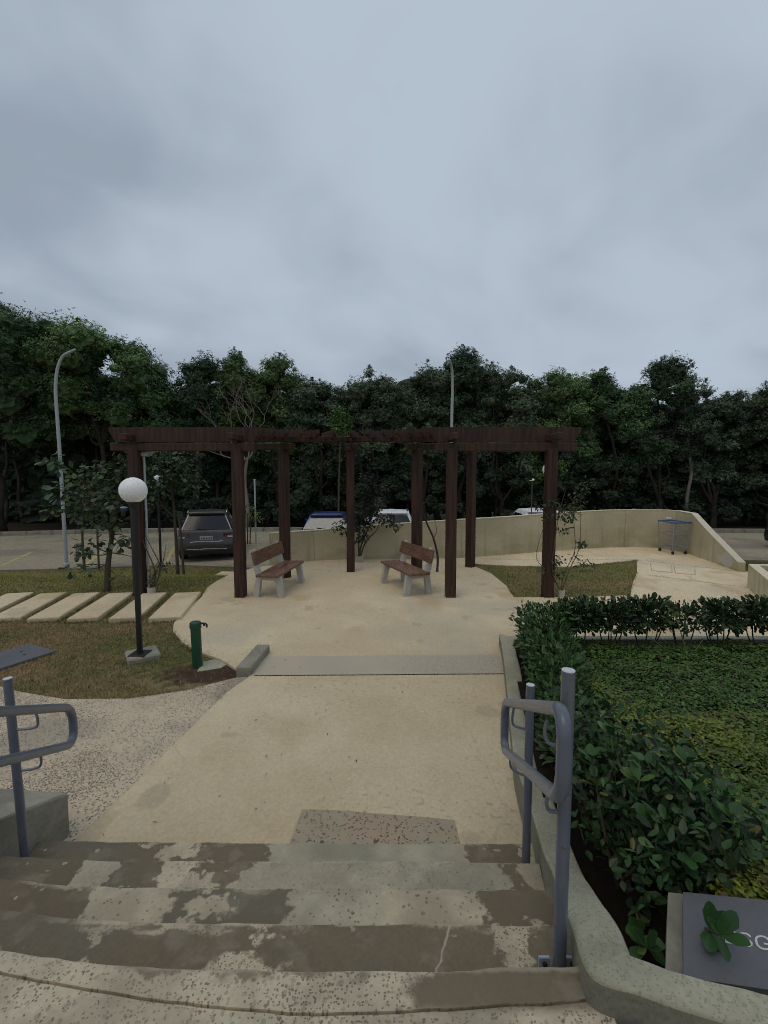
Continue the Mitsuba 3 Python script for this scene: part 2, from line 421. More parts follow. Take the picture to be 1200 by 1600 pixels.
def unit(v):
    v = np.asarray(v, float)
    return v / np.maximum(np.linalg.norm(v, axis=-1, keepdims=True), 1e-9)


def slab(poly, z0, z1):
    if not isinstance(poly, Polygon) and not hasattr(poly, 'geoms'):
        poly = Polygon(poly)
    parts = [trimesh.creation.extrude_polygon(g, z1 - z0, engine='earcut') for g in getattr(poly, 'geoms', [poly])]
    m = cat(*parts)
    m.apply_translation([0, 0, z0])
    return m


def chamfer_box(sx, sy, sz, c=0.008):
    """A box centred on the origin with chamfered edges."""
    hx, hy, hz = sx / 2, sy / 2, sz / 2
    pts = []
    for a in (-1, 1):
        for b in (-1, 1):
            for d in (-1, 1):
                pts += [(a * (hx - c), b * (hy - c), d * hz), (a * (hx - c), b * hy, d * (hz - c)), (a * hx, b * (hy - c), d * (hz - c))]
    return trimesh.convex.convex_hull(np.array(pts))


def frame_of(d, up=(0, 0, 1)):
    d = unit(d)
    s = np.cross(d, up)
    if np.linalg.norm(s) < 1e-6:
        s = np.cross(d, (0, 1, 0))
    s = unit(s)
    return d, s, np.cross(s, d)


def beam(p0, p1, w, h, c=0.008, up=(0, 0, 1)):
    """A chamfered timber from p0 to p1: w across, h along up."""
    p0, p1 = np.array(p0, float), np.array(p1, float)
    L = np.linalg.norm(p1 - p0)
    d, s, u = frame_of(p1 - p0, up)
    m = chamfer_box(L, w, h, c)
    M = np.eye(4)
    M[:3, 0], M[:3, 1], M[:3, 2], M[:3, 3] = d, -s, u, (p0 + p1) / 2
    m.apply_transform(M)
    return m


def tube(path, r, n=10, caps=True):
    P = np.asarray(path, float)
    R = np.broadcast_to(np.asarray(r, float), (len(P),))
    t = np.gradient(P, axis=0)
    t = unit(t)
    ref = np.array([0, 0, 1.0]) if abs(t[0][2]) < 0.9 else np.array([0, 1.0, 0])
    s = unit(np.cross(t[0], ref))
    V = []
    a = np.arange(n) / n * 2 * np.pi
    for i in range(len(P)):
        s = unit(s - t[i] * (s @ t[i]))
        b = np.cross(t[i], s)
        V.append(P[i] + R[i] * (np.cos(a)[:, None] * s + np.sin(a)[:, None] * b))
    V = np.vstack(V)
    F = []
    for i in range(len(P) - 1):
        for k in range(n):
            q, w = i * n + k, i * n + (k + 1) % n
            F += [(q, w, w + n), (q, w + n, q + n)]
    if caps:
        c0, c1 = len(V), len(V) + 1
        V = np.vstack([V, P[0], P[-1]])
        e = (len(P) - 1) * n
        for k in range(n):
            F += [(c0, (k + 1) % n, k), (c1, e + k, e + (k + 1) % n)]
    return raw(V, F)


def spline(pts, n=8):
    """Catmull-Rom through the points."""
    P = np.asarray(pts, float)
    P = np.vstack([2 * P[0] - P[1], P, 2 * P[-1] - P[-2]])
    out = []
    for i in range(1, len(P) - 2):
        for t in np.arange(n) / n:
            a, b, c, d = P[i - 1:i + 3]
            out.append(0.5 * (2 * b + (c - a) * t + (2 * a - 5 * b + 4 * c - d) * t * t + (3 * b - a - 3 * c + d) * t ** 3))
    out.append(P[-2])
    return np.array(out)


def lathe(profile, n=24):
    return trimesh.creation.revolve(np.array(profile, float), sections=n)


def leaves(P, D, N, L, W, fold=0.12, shape='diamond'):
    """Many leaves in one mesh: base points P, directions D, normals N, lengths L, widths W."""
    D, N = unit(D), unit(N)
    S = unit(np.cross(D, N))
    N = np.cross(S, D)
    L, W = np.broadcast_to(L, (len(P),))[:, None], np.broadcast_to(W, (len(P),))[:, None]
    if shape == 'diamond':
        rows = [(0, 0, 0), (0.45, -0.5, 1), (1, 0, 0.2), (0.45, 0.5, 1)]
        tri = [(0, 1, 2), (0, 2, 3)]
    elif shape == 'tri':
        rows = [(0, -0.12, 0), (0.55, 0.5, 0.8), (1, -0.25, 0.3)]
        tri = [(0, 2, 1)]
    else:
        rows = [(0, 0, 0), (0.30, -0.34, 0.6), (0.66, -0.5, 1), (0.92, -0.24, 0.7), (1, 0, 0.35), (0.92, 0.24, 0.7), (0.66, 0.5, 1), (0.30, 0.34, 0.6), (0.55, 0, 0.0)]
        tri = [(0, 1, 8), (1, 2, 8), (2, 3, 8), (3, 4, 8), (4, 5, 8), (5, 6, 8), (6, 7, 8), (7, 0, 8)]
    V = np.stack([P + D * L * a + S * W * b + N * W * fold * c for a, b, c in rows], 1)
    m = V.shape[1]
    F = (np.arange(len(P))[:, None, None] * m + np.array(tri)[None]).reshape(-1, 3)
    return V.reshape(-1, 3), F, m


def leaf_put(key, P, D, N, L, W, colors, mat='foliage', parent=None, shape='diamond', fold=0.12, extra=None):
    V, F, m = leaves(P, D, N, L, W, fold, shape)
    C = np.repeat(np.clip(colors, 0.004, 1), m, 0)
    return put(key, raw(V, F), mat, False, parent, color=C)


def rand_dirs(r, n):
    return unit(r.normal(size=(n, 3)))


# ---------------------------------------------------------------- ground
WALL = np.array([(-2.84, 11.22), (-1.9, 11.93), (-1.05, 12.13), (-0.1, 12.17), (0.8, 12.16), (2.13, 12.34), (3.74, 12.96), (5.32, 13.64), (7.0, 14.20), (8.1, 14.35), (8.70, 14.15), (8.97, 13.70), (8.92, 12.95), (8.73, 12.0), (8.40, 10.5)])


def terrain_z(x, y):
    x, y = np.asarray(x, float), np.asarray(y, float)

    def ss(a, b, v):
        t = np.clip((v - a) / (b - a), 0, 1)
        return t * t * (3 - 2 * t)

    wy = np.interp(x, [-2.84, -1.9, -1.05, 0.8, 2.13, 3.74, 5.32, 8.2], [11.3, 12.0, 12.2, 12.2, 12.4, 13.0, 13.7, 14.35])
    mid = ss(wy + 0.05, wy + 0.5, y)
    side = ss(9.4, 13.3, y)
    right = ss(9.4, 13.0, y)
    wl = ss(-3.6, -2.9, x)
    wr = ss(8.85, 9.15, x)
    k = side * (1 - wl) + wl * (mid * (1 - wr) + wr * right)
    return -0.03 - 0.53 * k


def axis(fine, lo, hi, far, n):
    a = np.arange(lo, hi + 1e-6, fine)
    g = np.geomspace(fine * 2, far, n)
    return np.concatenate([lo - g[::-1], a, hi + g])


gx, gy = axis(0.15, -12, 12, 380, 22), axis(0.15, 0.0, 16, 380, 22)
X, Y = np.meshgrid(gx, gy, indexing='ij')
Z = terrain_z(X, Y) - 0.25 * ((X > -1.85) & (X < 1.2) & (Y < 2.4))
ii = np.arange(X.size).reshape(X.shape)
quads = np.stack([ii[:-1, :-1], ii[1:, :-1], ii[1:, 1:], ii[:-1, 1:]], -1).reshape(-1, 4)
structure('ground', (np.stack([X, Y, Z], -1).reshape(-1, 3), quads), 'turf_soil', 'worn turf and bare soil reaching from the path to the woods', 'ground', True)

patch_lawn = Polygon([(2.42, 8.20), (2.52, 9.1), (2.50, 10.3), (2.30, 11.1), (2.10, 11.55), (3.2, 11.25), (4.47, 11.08), (5.6, 11.5), (6.86, 12.03), (5.95, 10.4), (5.2, 9.25), (4.67, 8.34), (3.5, 8.2)])
plaza_poly = Polygon([(-1.92, 2.36), (-1.81, 3.05), (-1.71, 3.84), (-1.62, 4.5), (-1.50, 4.85), (-1.68, 5.02), (-2.0, 5.33), (-2.37, 5.57), (-2.73, 5.91), (-3.07, 6.37), (-3.22, 6.72), (-3.41, 8.25),
                      (-3.58, 8.9), (-3.62, 9.5), (-3.55, 10.23), (-3.2, 11.06), (-2.88, 11.32), (-1.9, 12.02), (-1.05, 12.2), (0.8, 12.22), (2.13, 12.4), (3.74, 13.02), (5.32, 13.7), (7.0, 14.26), (8.1, 14.4), (8.75, 14.2), (9.02, 13.7), (8.97, 12.95), (8.78, 12.0), (8.47, 10.5),
                      (10.5, 10.3), (10.5, 5.76), (1.52, 5.76), (1.46, 5.4), (1.29, 4.62), (1.0, 3.35), (0.93, 3.04), (0.84, 2.36)]).difference(patch_lawn)
structure('plaza', slab(plaza_poly, -0.16, 0.0), 'concrete', 'cream concrete plaza and path with brown stains', 'plaza')
put('repair_strip', slab([(-1.47, 4.87), (-1.55, 5.40), (1.44, 5.47), (1.36, 4.92)], -0.02, 0.004), 'band_concrete', parent='plaza')
put('repair_patch', slab([(-0.585, 2.36), (-0.57, 2.56), (-0.545, 2.83), (-0.30, 2.82), (-0.06, 2.79), (0.22, 2.765), (0.455, 2.735), (0.465, 2.36)], -0.02, 0.005), 'patch_concrete', parent='plaza')
for k, (a, b) in enumerate([((-1.45, 4.86), (1.36, 4.91)), ((6.03, 10.16), (7.37, 8.94)), ((2.2, 12.2), (6.86, 12.06)), ((6.9, 12.0), (8.4, 10.6))]):
    a, b = np.array(a), np.array(b)
    s = unit(np.array([-(b - a)[1], (b - a)[0]])) * 0.0035
    put('joint', slab([a - s, b - s, b + s, a + s], -0.01, 0.002 if k else 0.0055), 'bed_soil', parent='plaza')

pebble_poly = Polygon([(-9, -2), (-9, 4.95), (-6, 4.95), (-4.6, 4.78), (-4.09, 4.62), (-3.79, 4.5), (-3.21, 4.34), (-2.57, 4.35), (-2.07, 4.53), (-1.64, 4.83), (-1.51, 4.85), (-1.625, 4.5), (-1.715, 3.84), (-1.815, 3.05), (-1.925, 2.36), (-1.95, -2)])
structure('pebble_pavement', slab(pebble_poly, -0.15, -0.003), 'pebbles', 'washed pebble pavement curving round the front lawn', 'pavement')

# stairs: five treads that widen towards the left, each a slab of its own, and the upper landing
NOSES = [np.array(a) for a in ([(-1.95, 2.405), (-1.7, 2.402), (-0.58, 2.392), (0.47, 2.388), (0.85, 2.388)],
                               [(-1.95, 2.137), (-1.744, 2.125), (-1.279, 2.106), (-0.511, 2.103), (0.32, 2.104), (0.78, 2.093)],
                               [(-1.95, 1.885), (-1.693, 1.85), (-1.388, 1.819), (-1.104, 1.807), (-0.441, 1.805), (0.275, 1.799), (0.73, 1.795)],
                               [(-1.95, 1.65), (-1.437, 1.562), (-1.176, 1.532), (-0.837, 1.514), (-0.232, 1.506), (0.232, 1.506), (0.65, 1.506)],
                               [(-1.95, 1.42), (-1.192, 1.286), (-0.973, 1.258), (-0.768, 1.24), (-0.572, 1.23), (-0.19, 1.225), (0.19, 1.228), (0.383, 1.234), (0.60, 1.242)])]
GROOVE = np.array([(-1.95, 1.37), (-1.124, 1.207), (-0.995, 1.186), (-0.853, 1.166), (-0.601, 1.134), (-0.347, 1.112), (-0.173, 1.106), (0.175, 1.117), (0.388, 1.129), (0.60, 1.141)])


def jagged(line, seed, amp=0.006):
    x = np.arange(line[0][0], line[-1][0], 0.018)
    y = np.interp(x, line[:, 0], line[:, 1]) + amp * 2 * (meshkit.fbm(np.stack([x * 9, x * 0 + seed, x * 0], -1), 3) - 0.5)
    return np.stack([x, y], -1)


def chamfered_tread(front, back, z0, z1, c=0.011):
    """A tread with a worn, chamfered nose on its far side."""
    o = Polygon(np.vstack([front, back[::-1]])).buffer(0)
    i = Polygon(np.vstack([front - [0, c], back[::-1]])).buffer(0)
    return cat(slab(o, z0, z1 - c), slab(i, z1 - c - 0.02, z1), nose_strip(front, c, z1))


def nose_strip(front, c, z1):
    n = len(front)
    v = np.vstack([np.column_stack([front, np.full(n, z1 - c)]), np.column_stack([front - [0, c], np.full(n, z1)])])
    f = [(i, i + n, i + 1) for i in range(n - 1)] + [(i + 1, i + n, i + n + 1) for i in range(n - 1)]
    return raw(v, f)


st = thing('stairs', 'worn concrete stairs with patchy brown mortar leading down to the plaza', 'stairs', kind='structure')
for i in range(5):
    front = jagged(NOSES[i], i)
    back = jagged(NOSES[i + 1] - [0, 0.06], i + 20) if i < 4 else jagged(GROOVE + [0, 0.010], 30, 0.004)
    k = min(len(front), len(back))
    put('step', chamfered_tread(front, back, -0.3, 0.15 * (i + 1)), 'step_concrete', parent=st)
gl = jagged(GROOVE, 30, 0.004)
structure('landing', cat(slab(np.vstack([gl, [(0.62, 1.13), (0.62, -7), (-6, -7), (-6, 1.9), (-1.97, 1.9)]]), 0.3, 0.752), slab(np.vstack([gl + [0, 0.03], (gl - [0, 0.05])[::-1]]), 0.4, 0.738),
                         slab([(0.60, 1.06), (9, 0.2), (9, -7), (0.60, -7)], 0.3, 0.7515)), 'step_concrete', 'pebbled concrete landing at the top of the stairs', 'landing')


# long edgings: a strip between two edge lines, with its own top height along it
def edging(inner, outer, top, bottom, c=0.012, n=6, rough=0.0):
    a, b = spline(inner, n), spline(outer, n)
    t = spline(np.column_stack([top, top, top]), n)[:, 0]
    if rough:
        q = np.column_stack([a * 14, t * 0])
        t = t + rough * (meshkit.noise(q, 3) - 0.5)
    d = unit(b - a)
    rings = [np.column_stack([a, np.full(len(a), bottom)]), np.column_stack([a, t - c]), np.column_stack([a + d * c, t]), np.column_stack([b - d * c, t]), np.column_stack([b, t - c]), np.column_stack([b, np.full(len(b), bottom)])]
    V = np.vstack(rings)
    m, F = len(a), []
    for r in range(5):
        for i in range(m - 1):
            p, q = r * m + i, (r + 1) * m + i
            F += [(p, q, q + 1), (p, q + 1, p + 1)]
    for e in (0, m - 1):
        k = [r * m + e for r in range(6)]
        F += [(k[0], k[i], k[i + 1]) for i in range(1, 5)]
    return raw(V, F)


kin = [(1.53, 5.82), (1.455, 5.40), (1.29, 4.62), (1.0, 3.35), (0.93, 3.03), (0.842, 2.42), (0.768, 2.05), (0.705, 1.744), (0.611, 1.346), (0.565, 1.17), (0.585, 1.115), (0.679, 1.085), (0.814, 1.036), (1.1, 0.975), (1.6, 0.90), (2.6, 0.80)]
kout = [(1.70, 5.68), (1.61, 5.36), (1.45, 4.58), (1.17, 3.32), (1.095, 2.98), (0.985, 2.34), (0.905, 1.93), (0.845, 1.66), (0.765, 1.36), (0.715, 1.21), (0.71, 1.185), (0.745, 1.17), (0.85, 1.13), (1.12, 1.07), (1.62, 0.995), (2.62, 0.90)]
ktop = [0.145, 0.148, 0.15, 0.155, 0.20, 0.31, 0.42, 0.56, 0.755, 0.842, 0.85, 0.85, 0.85, 0.85, 0.85, 0.85]
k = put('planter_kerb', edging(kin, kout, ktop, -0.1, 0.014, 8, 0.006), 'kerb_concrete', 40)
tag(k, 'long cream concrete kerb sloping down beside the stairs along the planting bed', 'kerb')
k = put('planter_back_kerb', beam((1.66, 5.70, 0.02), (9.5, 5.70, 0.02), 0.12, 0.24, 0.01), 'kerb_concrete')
tag(k, 'straight low kerb behind the stems of the back hedge', 'kerb')
k = put('cheek_wall', trimesh.convex.convex_hull(np.array([(-1.955, 2.63, -0.1), (-1.955, 2.63, 0.25), (-1.955, 1.2, 0.90), (-1.955, 1.2, -0.1), (-2.60, 2.68, -0.1), (-2.60, 2.68, 0.27), (-2.60, 1.2, 0.90), (-2.60, 1.2, -0.1), (-1.965, 2.635, 0.262), (-2.60, 2.685, 0.262)])), 'block_concrete')
tag(k, 'sloping grey concrete block ending the stairs on the left', 'wall')
k = put('kerb_block', beam((-1.575, 4.87, 0.03), (-1.535, 5.56, 0.03), 0.17, 0.14, 0.012), 'block_concrete')
tag(k, 'short grey concrete kerb block at the corner of the front lawn', 'kerb')

# planting bed on the right, rising towards the landing
bx, by = np.meshgrid(np.linspace(0.60, 6.0, 60), np.linspace(0.95, 5.66, 60), indexing='ij')


def kerb_out_x(y):
    o = np.array(kout[:10])[::-1]
    return np.interp(y, o[:, 1], o[:, 0])


def bed_z(x, y):
    z = np.interp(y, [0.9, 1.6, 2.5, 5.6], [0.64, 0.56, 0.36, 0.02])
    near = np.clip((0.34 - (x - kerb_out_x(y))) / 0.26, 0, 1) * np.clip((3.0 - y) / 1.0, 0, 1)
    return z - 0.20 * near


bed = np.stack([np.maximum(bx, kerb_out_x(by) - 0.06), by, 0 * bx], -1)
bed[..., 2] = bed_z(bed[..., 0], bed[..., 1])
ii = np.arange(bx.size).reshape(bx.shape)
q = np.stack([ii[:-1, :-1], ii[1:, :-1], ii[1:, 1:], ii[:-1, 1:]], -1).reshape(-1, 4)
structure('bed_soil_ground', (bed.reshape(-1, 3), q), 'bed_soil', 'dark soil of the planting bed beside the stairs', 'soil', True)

# car park beyond
park = Polygon([(-60, 13.0), (-11.4, 13.12), (-9.3, 13.4), (-7.4, 13.8), (-6.4, 13.95), (-4.4, 13.55), (-3.3, 13.3), (-2.0, 13.0), (3.6, 13.8), (8.0, 15.2), (9.3, 15.0), (14.0, 14.6), (60, 13.4), (60, 23.0), (19, 22.1), (1.3, 23.2), (-12.9, 22.4), (-18, 20.9), (-60, 16)])
structure('car_park', slab(park, -0.7, -0.5), 'pavers', 'grey paved car park between the garden and the woods', 'car park')
for a, b in [((-11.9, 13.75), (-12.95, 16.3)), ((-9.29, 13.67), (-10.56, 16.75)), ((-6.88, 13.95), (-8.2, 17.3))]:
    a, b = np.array(a), np.array(b)
    s = unit(np.array([-(b - a)[1], (b - a)[0]])) * 0.055
    put('bay_line', slab([a - s, b - s, b + s, a + s], -0.52, -0.496), 'yellow_paint', parent='car_park')
kb = thing('far_kerb', 'line of grey kerb stones along the far side of the car park', 'kerb', kind='structure')
line = LineString([(-30, 19.4), (-18, 21.0), (-12.9, 22.5), (1.3, 23.3), (19, 22.2), (32, 20.6)])
n = 62
for i in range(n):
    a, b = line.interpolate(i / n, True), line.interpolate((i + 0.985) / n, True)
    put('stone', beam((a.x, a.y, -0.47), (b.x, b.y, -0.47), 0.16, 0.34, 0.015), 'block_concrete', parent=kb)

# beige retaining wall: panels with vertical joints, each with a pale coping
w = thing('retaining_wall', 'long curved beige concrete wall rising behind the benches and sloping down at its right end', 'wall')
WT = np.interp(np.arange(15), range(15), [0.82, 0.80, 0.85, 0.92, 0.99, 1.055, 1.09, 1.145, 1.18, 1.20, 1.205, 1.205, 1.185, 0.77, 0.20])
cum = np.concatenate([[0], np.cumsum(np.linalg.norm(np.diff(WALL, axis=0), axis=1))])


def wall_piece(s0, s1, off0, off1, zb, lift0, lift1):
    s = np.unique(np.concatenate([[s0, s1], cum[(cum > s0 + 0.02) & (cum < s1 - 0.02)]]))
    at = lambda v: np.stack([np.interp(v, cum, WALL[:, 0]), np.interp(v, cum, WALL[:, 1])], -1)
    P = at(s)
    fullT = unit(np.gradient(WALL, axis=0))
    t = unit(np.stack([np.interp(s, cum, fullT[:, 0]), np.interp(s, cum, fullT[:, 1])], -1))
    nrm = np.stack([-t[:, 1], t[:, 0]], -1)
    z = np.interp(s, cum, WT)
    A, B = P + nrm * off0, P + nrm * off1
    zb0 = np.full(len(s), zb) if zb is not None else z + lift0
    V = np.vstack([np.column_stack([A, zb0]), np.column_stack([A, z + lift1]), np.column_stack([B, z + lift1]), np.column_stack([B, zb0])])
    m, F = len(s), []
    for r in range(4):
        for i in range(m - 1):
            p, q = r * m + i, ((r + 1) % 4) * m + i
            F += [(p, q + 1, q), (p, p + 1, q + 1)]
    for e in (0, m - 1):
        F += [(e, m + e, 2 * m + e), (e, 2 * m + e, 3 * m + e)]
    return raw(V, F)


js = [0.0, 1.2, 5.5, 8.4, 11.2, cum[11], cum[14]]
for a, b in zip(js[:-1], js[1:]):
    put('panel', wall_piece(a + 0.004, b - 0.004, 0.0, 0.15, -0.7, 0, 0), 'wall_paint', parent=w)
    put('coping', wall_piece(a + 0.002, b - 0.002, -0.008, 0.158, None, 0.001, 0.022), 'wall_paint', parent=w)

rp = thing('raised_planter', 'beige concrete raised planter at the right edge beyond the hedge', 'planter')
pc = [np.array(v) for v in ((7.42, 9.02), (6.1, 6.75), (12.5, 6.2), (12.5, 8.6))]
outer = Polygon(pc)
put('side', slab(outer.difference(outer.buffer(-0.16)), -0.1, 0.47), 'wall_paint', parent=rp)
put('soil', slab(outer.buffer(-0.155), 0.0, 0.40), 'turf_soil', parent=rp)

# paving slabs of the stepping path
g = 'stepping slabs across the lawn'
slabs = [(-3.41, -3.72, 0.47, 'rightmost stepping slab, thick and touching the plaza'), (-4.05, -4.35, 0.43, 'second stepping slab from the plaza, beside the lamp pole'), (-4.685, -4.99, 0.44, 'third stepping slab from the plaza'),
         (-5.30, -5.64, 0.45, 'fourth stepping slab from the plaza, with a mossy smear'), (-5.90, -6.27, 0.45, 'fifth stepping slab from the plaza'), (-6.50, -6.90, 0.45, 'leftmost stepping slab, cut by the picture edge')]
for i, (xn, xf, wd, lab) in enumerate(slabs):
    m = cat(beam((xn, 6.82, 0.0), (xf, 8.36, 0.0), wd, 0.09 if i else 0.11, 0.012))
    tag(put('stepping_slab', m, 'concrete'), lab, 'paving slab', g)
for (pts, lab) in [([(-4.30, 11.10), (-3.65, 11.12), (-3.72, 11.62), (-4.30, 11.72)], 'small pale slab in the grass behind the grey car'), ([(-3.42, 11.75), (-2.95, 11.85), (-3.0, 12.35), (-3.45, 12.3)], 'small pale slab seen behind the left bench'), ([(-3.85, 12.5), (-3.2, 12.5), (-3.2, 12.95), (-3.85, 12.95)], 'small pale slab nearest the car park')]:
    zz = float(terrain_z(*np.mean(pts, 0)))
    tag(put('stepping_slab', slab(pts, zz - 0.05, zz + 0.06), 'concrete'), lab, 'paving slab', 'small slabs towards the car park')
for c4, lab in [([(6.92, 11.52), (7.32, 11.28), (6.76, 10.36), (6.42, 10.62)], 'left one of two flush concrete inspection covers in the path'), ([(7.36, 11.25), (7.70, 10.96), (7.13, 10.12), (6.80, 10.33)], 'right one of two flush concrete inspection covers in the path')]:
    cv = thing('inspection_cover', lab, 'manhole cover', 'inspection covers in the path')
    p = Polygon(c4)
    put('frame', slab(p, -0.02, 0.004), 'block_concrete', parent=cv)
    put('lid', slab(p.buffer(-0.012), -0.01, 0.009), 'concrete', parent=cv)
gp = thing('cover_plate', 'flat grey painted plate lying on the lawn at the left edge', 'cover plate')
P4 = np.array([(-4.20, 5.59), (-4.745, 5.84), (-5.17, 4.94), (-4.625, 4.69)])
put('plate', slab(P4, -0.05, 0.004), 'plate_paint', parent=gp)
for bxy in [(-4.62, 5.56), (-4.50, 5.46)]:
    put('lifting_hole', lathe([(0, 0.006), (0.016, 0.006), (0.016, 0.0045), (0, 0.0045)], 12).apply_translation([*bxy, 0]), 'rubber', parent=gp)

# ---------------------------------------------------------------- pergola
pg = thing('pergola', 'dark brown timber half round pergola on square posts behind the benches', 'pergola')
CX, CY = -0.72, 8.25
lift = lambda y: 0.075 * (y - CY)
inner_posts = [(-2.68, 8.25), (-2.205, 9.89), (-0.79, 10.55), (0.73, 9.89), (1.24, 8.25)]
outer_posts = [(-4.65, 8.42), (-3.62, 11.1), None, (2.157, 11.1), (3.06, 8.25)]
for p in inner_posts + [q for q in outer_posts if q]:
    a = math.atan2(p[1] - CY, p[0] - CX)
    m = chamfer_box(0.185, 0.185, 2.74 + lift(p[1]) + 0.06, 0.008)
    m.apply_transform(trimesh.transformations.rotation_matrix(a if 0.2 < a < 2.9 else 0.0, [0, 0, 1]))
    m.apply_translation([p[0], p[1], (2.74 + lift(p[1]) - 0.06) / 2])
    put('post', m, 'pergola_wood', parent=pg)
for i, (a, b) in enumerate(zip(inner_posts, outer_posts)):
    b = b or (-0.73, 11.2)
    a, b = np.array(a), np.array(b)
    d = unit(b - a)
    a2, b2 = a - d * 0.30, b + d * (0.45 if outer_posts[i] else 0.2)
    for sgn in (0.0,):
        put('cross_beam', beam((*a2, 2.775 + lift(a2[1])), (*b2, 2.775 + lift(b2[1])), 0.12, 0.15, 0.01), 'pergola_wood', parent=pg)
opts = [(-4.65, 8.42), (-3.62, 11.1), (-0.73, 11.9), (2.157, 11.1), (3.06, 8.25)]
for ring in (inner_posts, opts):
    for a, b in zip(ring[:-1], ring[1:]):
        a, b = np.array(a), np.array(b)
        put('ring_beam', beam((*a, 2.947 + lift(a[1])), (*b, 2.947 + lift(b[1])), 0.11, 0.115, 0.01), 'pergola_wood', parent=pg)
for ring in (inner_posts, opts):                      # short overhangs towards the stairs
    for p in (ring[0], ring[-1]):
        put('ring_beam', beam((p[0], p[1] - 0.38, 2.946), (p[0], p[1] + 0.02, 2.946), 0.108, 0.113, 0.01), 'pergola_wood', parent=pg)
for i in range(15):
    a = math.pi * i / 14
    d = np.array([math.cos(a), math.sin(a)])
    r0, r1 = 1.58, 4.35
    y0 = CY + (0.12 if i in (0, 14) else 0)
    p0, p1 = np.array([CX, y0]) + d * r0, np.array([CX, y0]) + d * r1
    z0, z1 = 3.072 + lift(p0[1]), 3.072 + lift(p1[1])
    # a rafter with its two ends cut at a slant
    dp = -0.205 if i in (0, 14) else -0.10
    prof = np.array([(0.0, -0.01), (0.0, 0.063), (0.02, 0.066), (r1 - r0 - 0.02, 0.066), (r1 - r0, 0.063), (r1 - r0, -0.01), (r1 - r0 - 0.12, dp), (0.12, dp)])
    m = trimesh.creation.extrude_polygon(Polygon(prof), 0.07, engine='earcut')
    M = np.eye(4)
    sl = np.array([d[0] * (r1 - r0), d[1] * (r1 - r0), z1 - z0])
    ex, s, u = frame_of(sl)
    M[:3, 0], M[:3, 1], M[:3, 2] = ex, u, s
    M[:3, 3] = np.array([p0[0], p0[1], z0]) - s * 0.035
    m.apply_transform(M)
    put('rafter', m, 'pergola_wood', parent=pg)


# ---------------------------------------------------------------- benches
def bench(near_front, near_rear, far_front, far_rear, label):
    b = thing('bench', label, 'bench', 'two wooden benches under the pergola')
    nf, nr, ff, fr = [np.array(v, float) for v in (near_front, near_rear, far_front, far_rear)]
    mid = (nf + nr + ff + fr) / 4
    along = unit((ff + fr) / 2 - (nf + nr) / 2)
    out = unit((nf + ff) / 2 - (nr + fr) / 2)
    out = unit(out - along * (out @ along))
    half = np.linalg.norm((ff + fr) / 2 - (nf + nr) / 2) / 2
    # side profile in (out, z): front leg, rear leg that goes on up as the back post
    prof = Polygon([(0.305, 0.0), (0.205, 0.0), (0.145, 0.30), (0.12, 0.325), (-0.115, 0.325), (-0.14, 0.30), (-0.175, 0.0), (-0.28, 0.0), (-0.225, 0.37), (-0.345, 0.87), (-0.265, 0.89), (-0.135, 0.40), (0.245, 0.40)])
    for s in (-1, 1):
        m = trimesh.creation.extrude_polygon(prof.buffer(-0.008).buffer(0.008), 0.10, engine='earcut')
        M = np.eye(4)
        sgn = np.cross([*out, 0], [0, 0, 1.0])
        M[:3, 0], M[:3, 1], M[:3, 2] = [*out, 0], [0, 0, 1], sgn
        c = mid + along * s * half
        M[:3, 3] = np.array([c[0], c[1], 0.0]) - sgn * 0.05
        m.apply_transform(M)
        put('end_frame', m, 'bench_concrete', parent=b)
    e = half + 0.16

    def plank(o, z, wd, th, tilt):
        M0 = chamfer_box(2 * e, wd, th, 0.006)
        M = np.eye(4)
        ud = np.array([*(out * math.cos(tilt)), math.sin(tilt)])
        al = np.array([*along, 0])
        M[:3, 0], M[:3, 1], M[:3, 2] = al, ud, np.cross(al, ud)
        c = mid + out * o
        M[:3, 3] = [c[0], c[1], z]
        M0.apply_transform(M)
        return M0
    put('seat_plank', plank(0.150, 0.425, 0.215, 0.045, 0.0), 'bench_wood', parent=b)
    put('seat_plank', plank(-0.072, 0.423, 0.215, 0.045, 0.0), 'bench_wood', parent=b)
    put('backrest', plank(-0.220, 0.735, 0.25, 0.04, math.radians(104.5)), 'bench_wood', parent=b)
    return b


bench((-1.93, 8.16), (-2.37, 8.27), (-1.77, 9.33), (-2.22, 9.46), 'left bench with brown planks on pale concrete legs, facing right')
bench((0.44, 8.30), (0.85, 8.46), (0.015, 9.33), (0.44, 9.52), 'right bench with brown planks on pale concrete legs, facing left')


# ---------------------------------------------------------------- lamps and poles
def globe_lamp(x, y, z0, zc, r, label, foot=False, hidden=None):
    g = thing('globe_lamp', label, 'lamp', 'white globe lamps on black poles')
    s = trimesh.creation.icosphere(4, r)
    s.apply_translation([x, y, zc])
    put('globe', s, 'opal', True, g)
    put('collar', lathe([(0, zc - r - 0.045), (0.055, zc - r - 0.045), (0.072, zc - r + 0.02), (0, zc - r + 0.02)], 20).apply_translation([x, y, 0]), 'black_paint', 40, g)
    put('pole', tube([(x, y, z0 + 0.012), (x, y, zc - r - 0.03)], 0.034, 14), 'black_paint', 40, g)
    put('base_plate', chamfer_box(0.20, 0.20, 0.014, 0.003).apply_translation([x, y, z0 + 0.005]), 'black_paint', False, g)
    return g


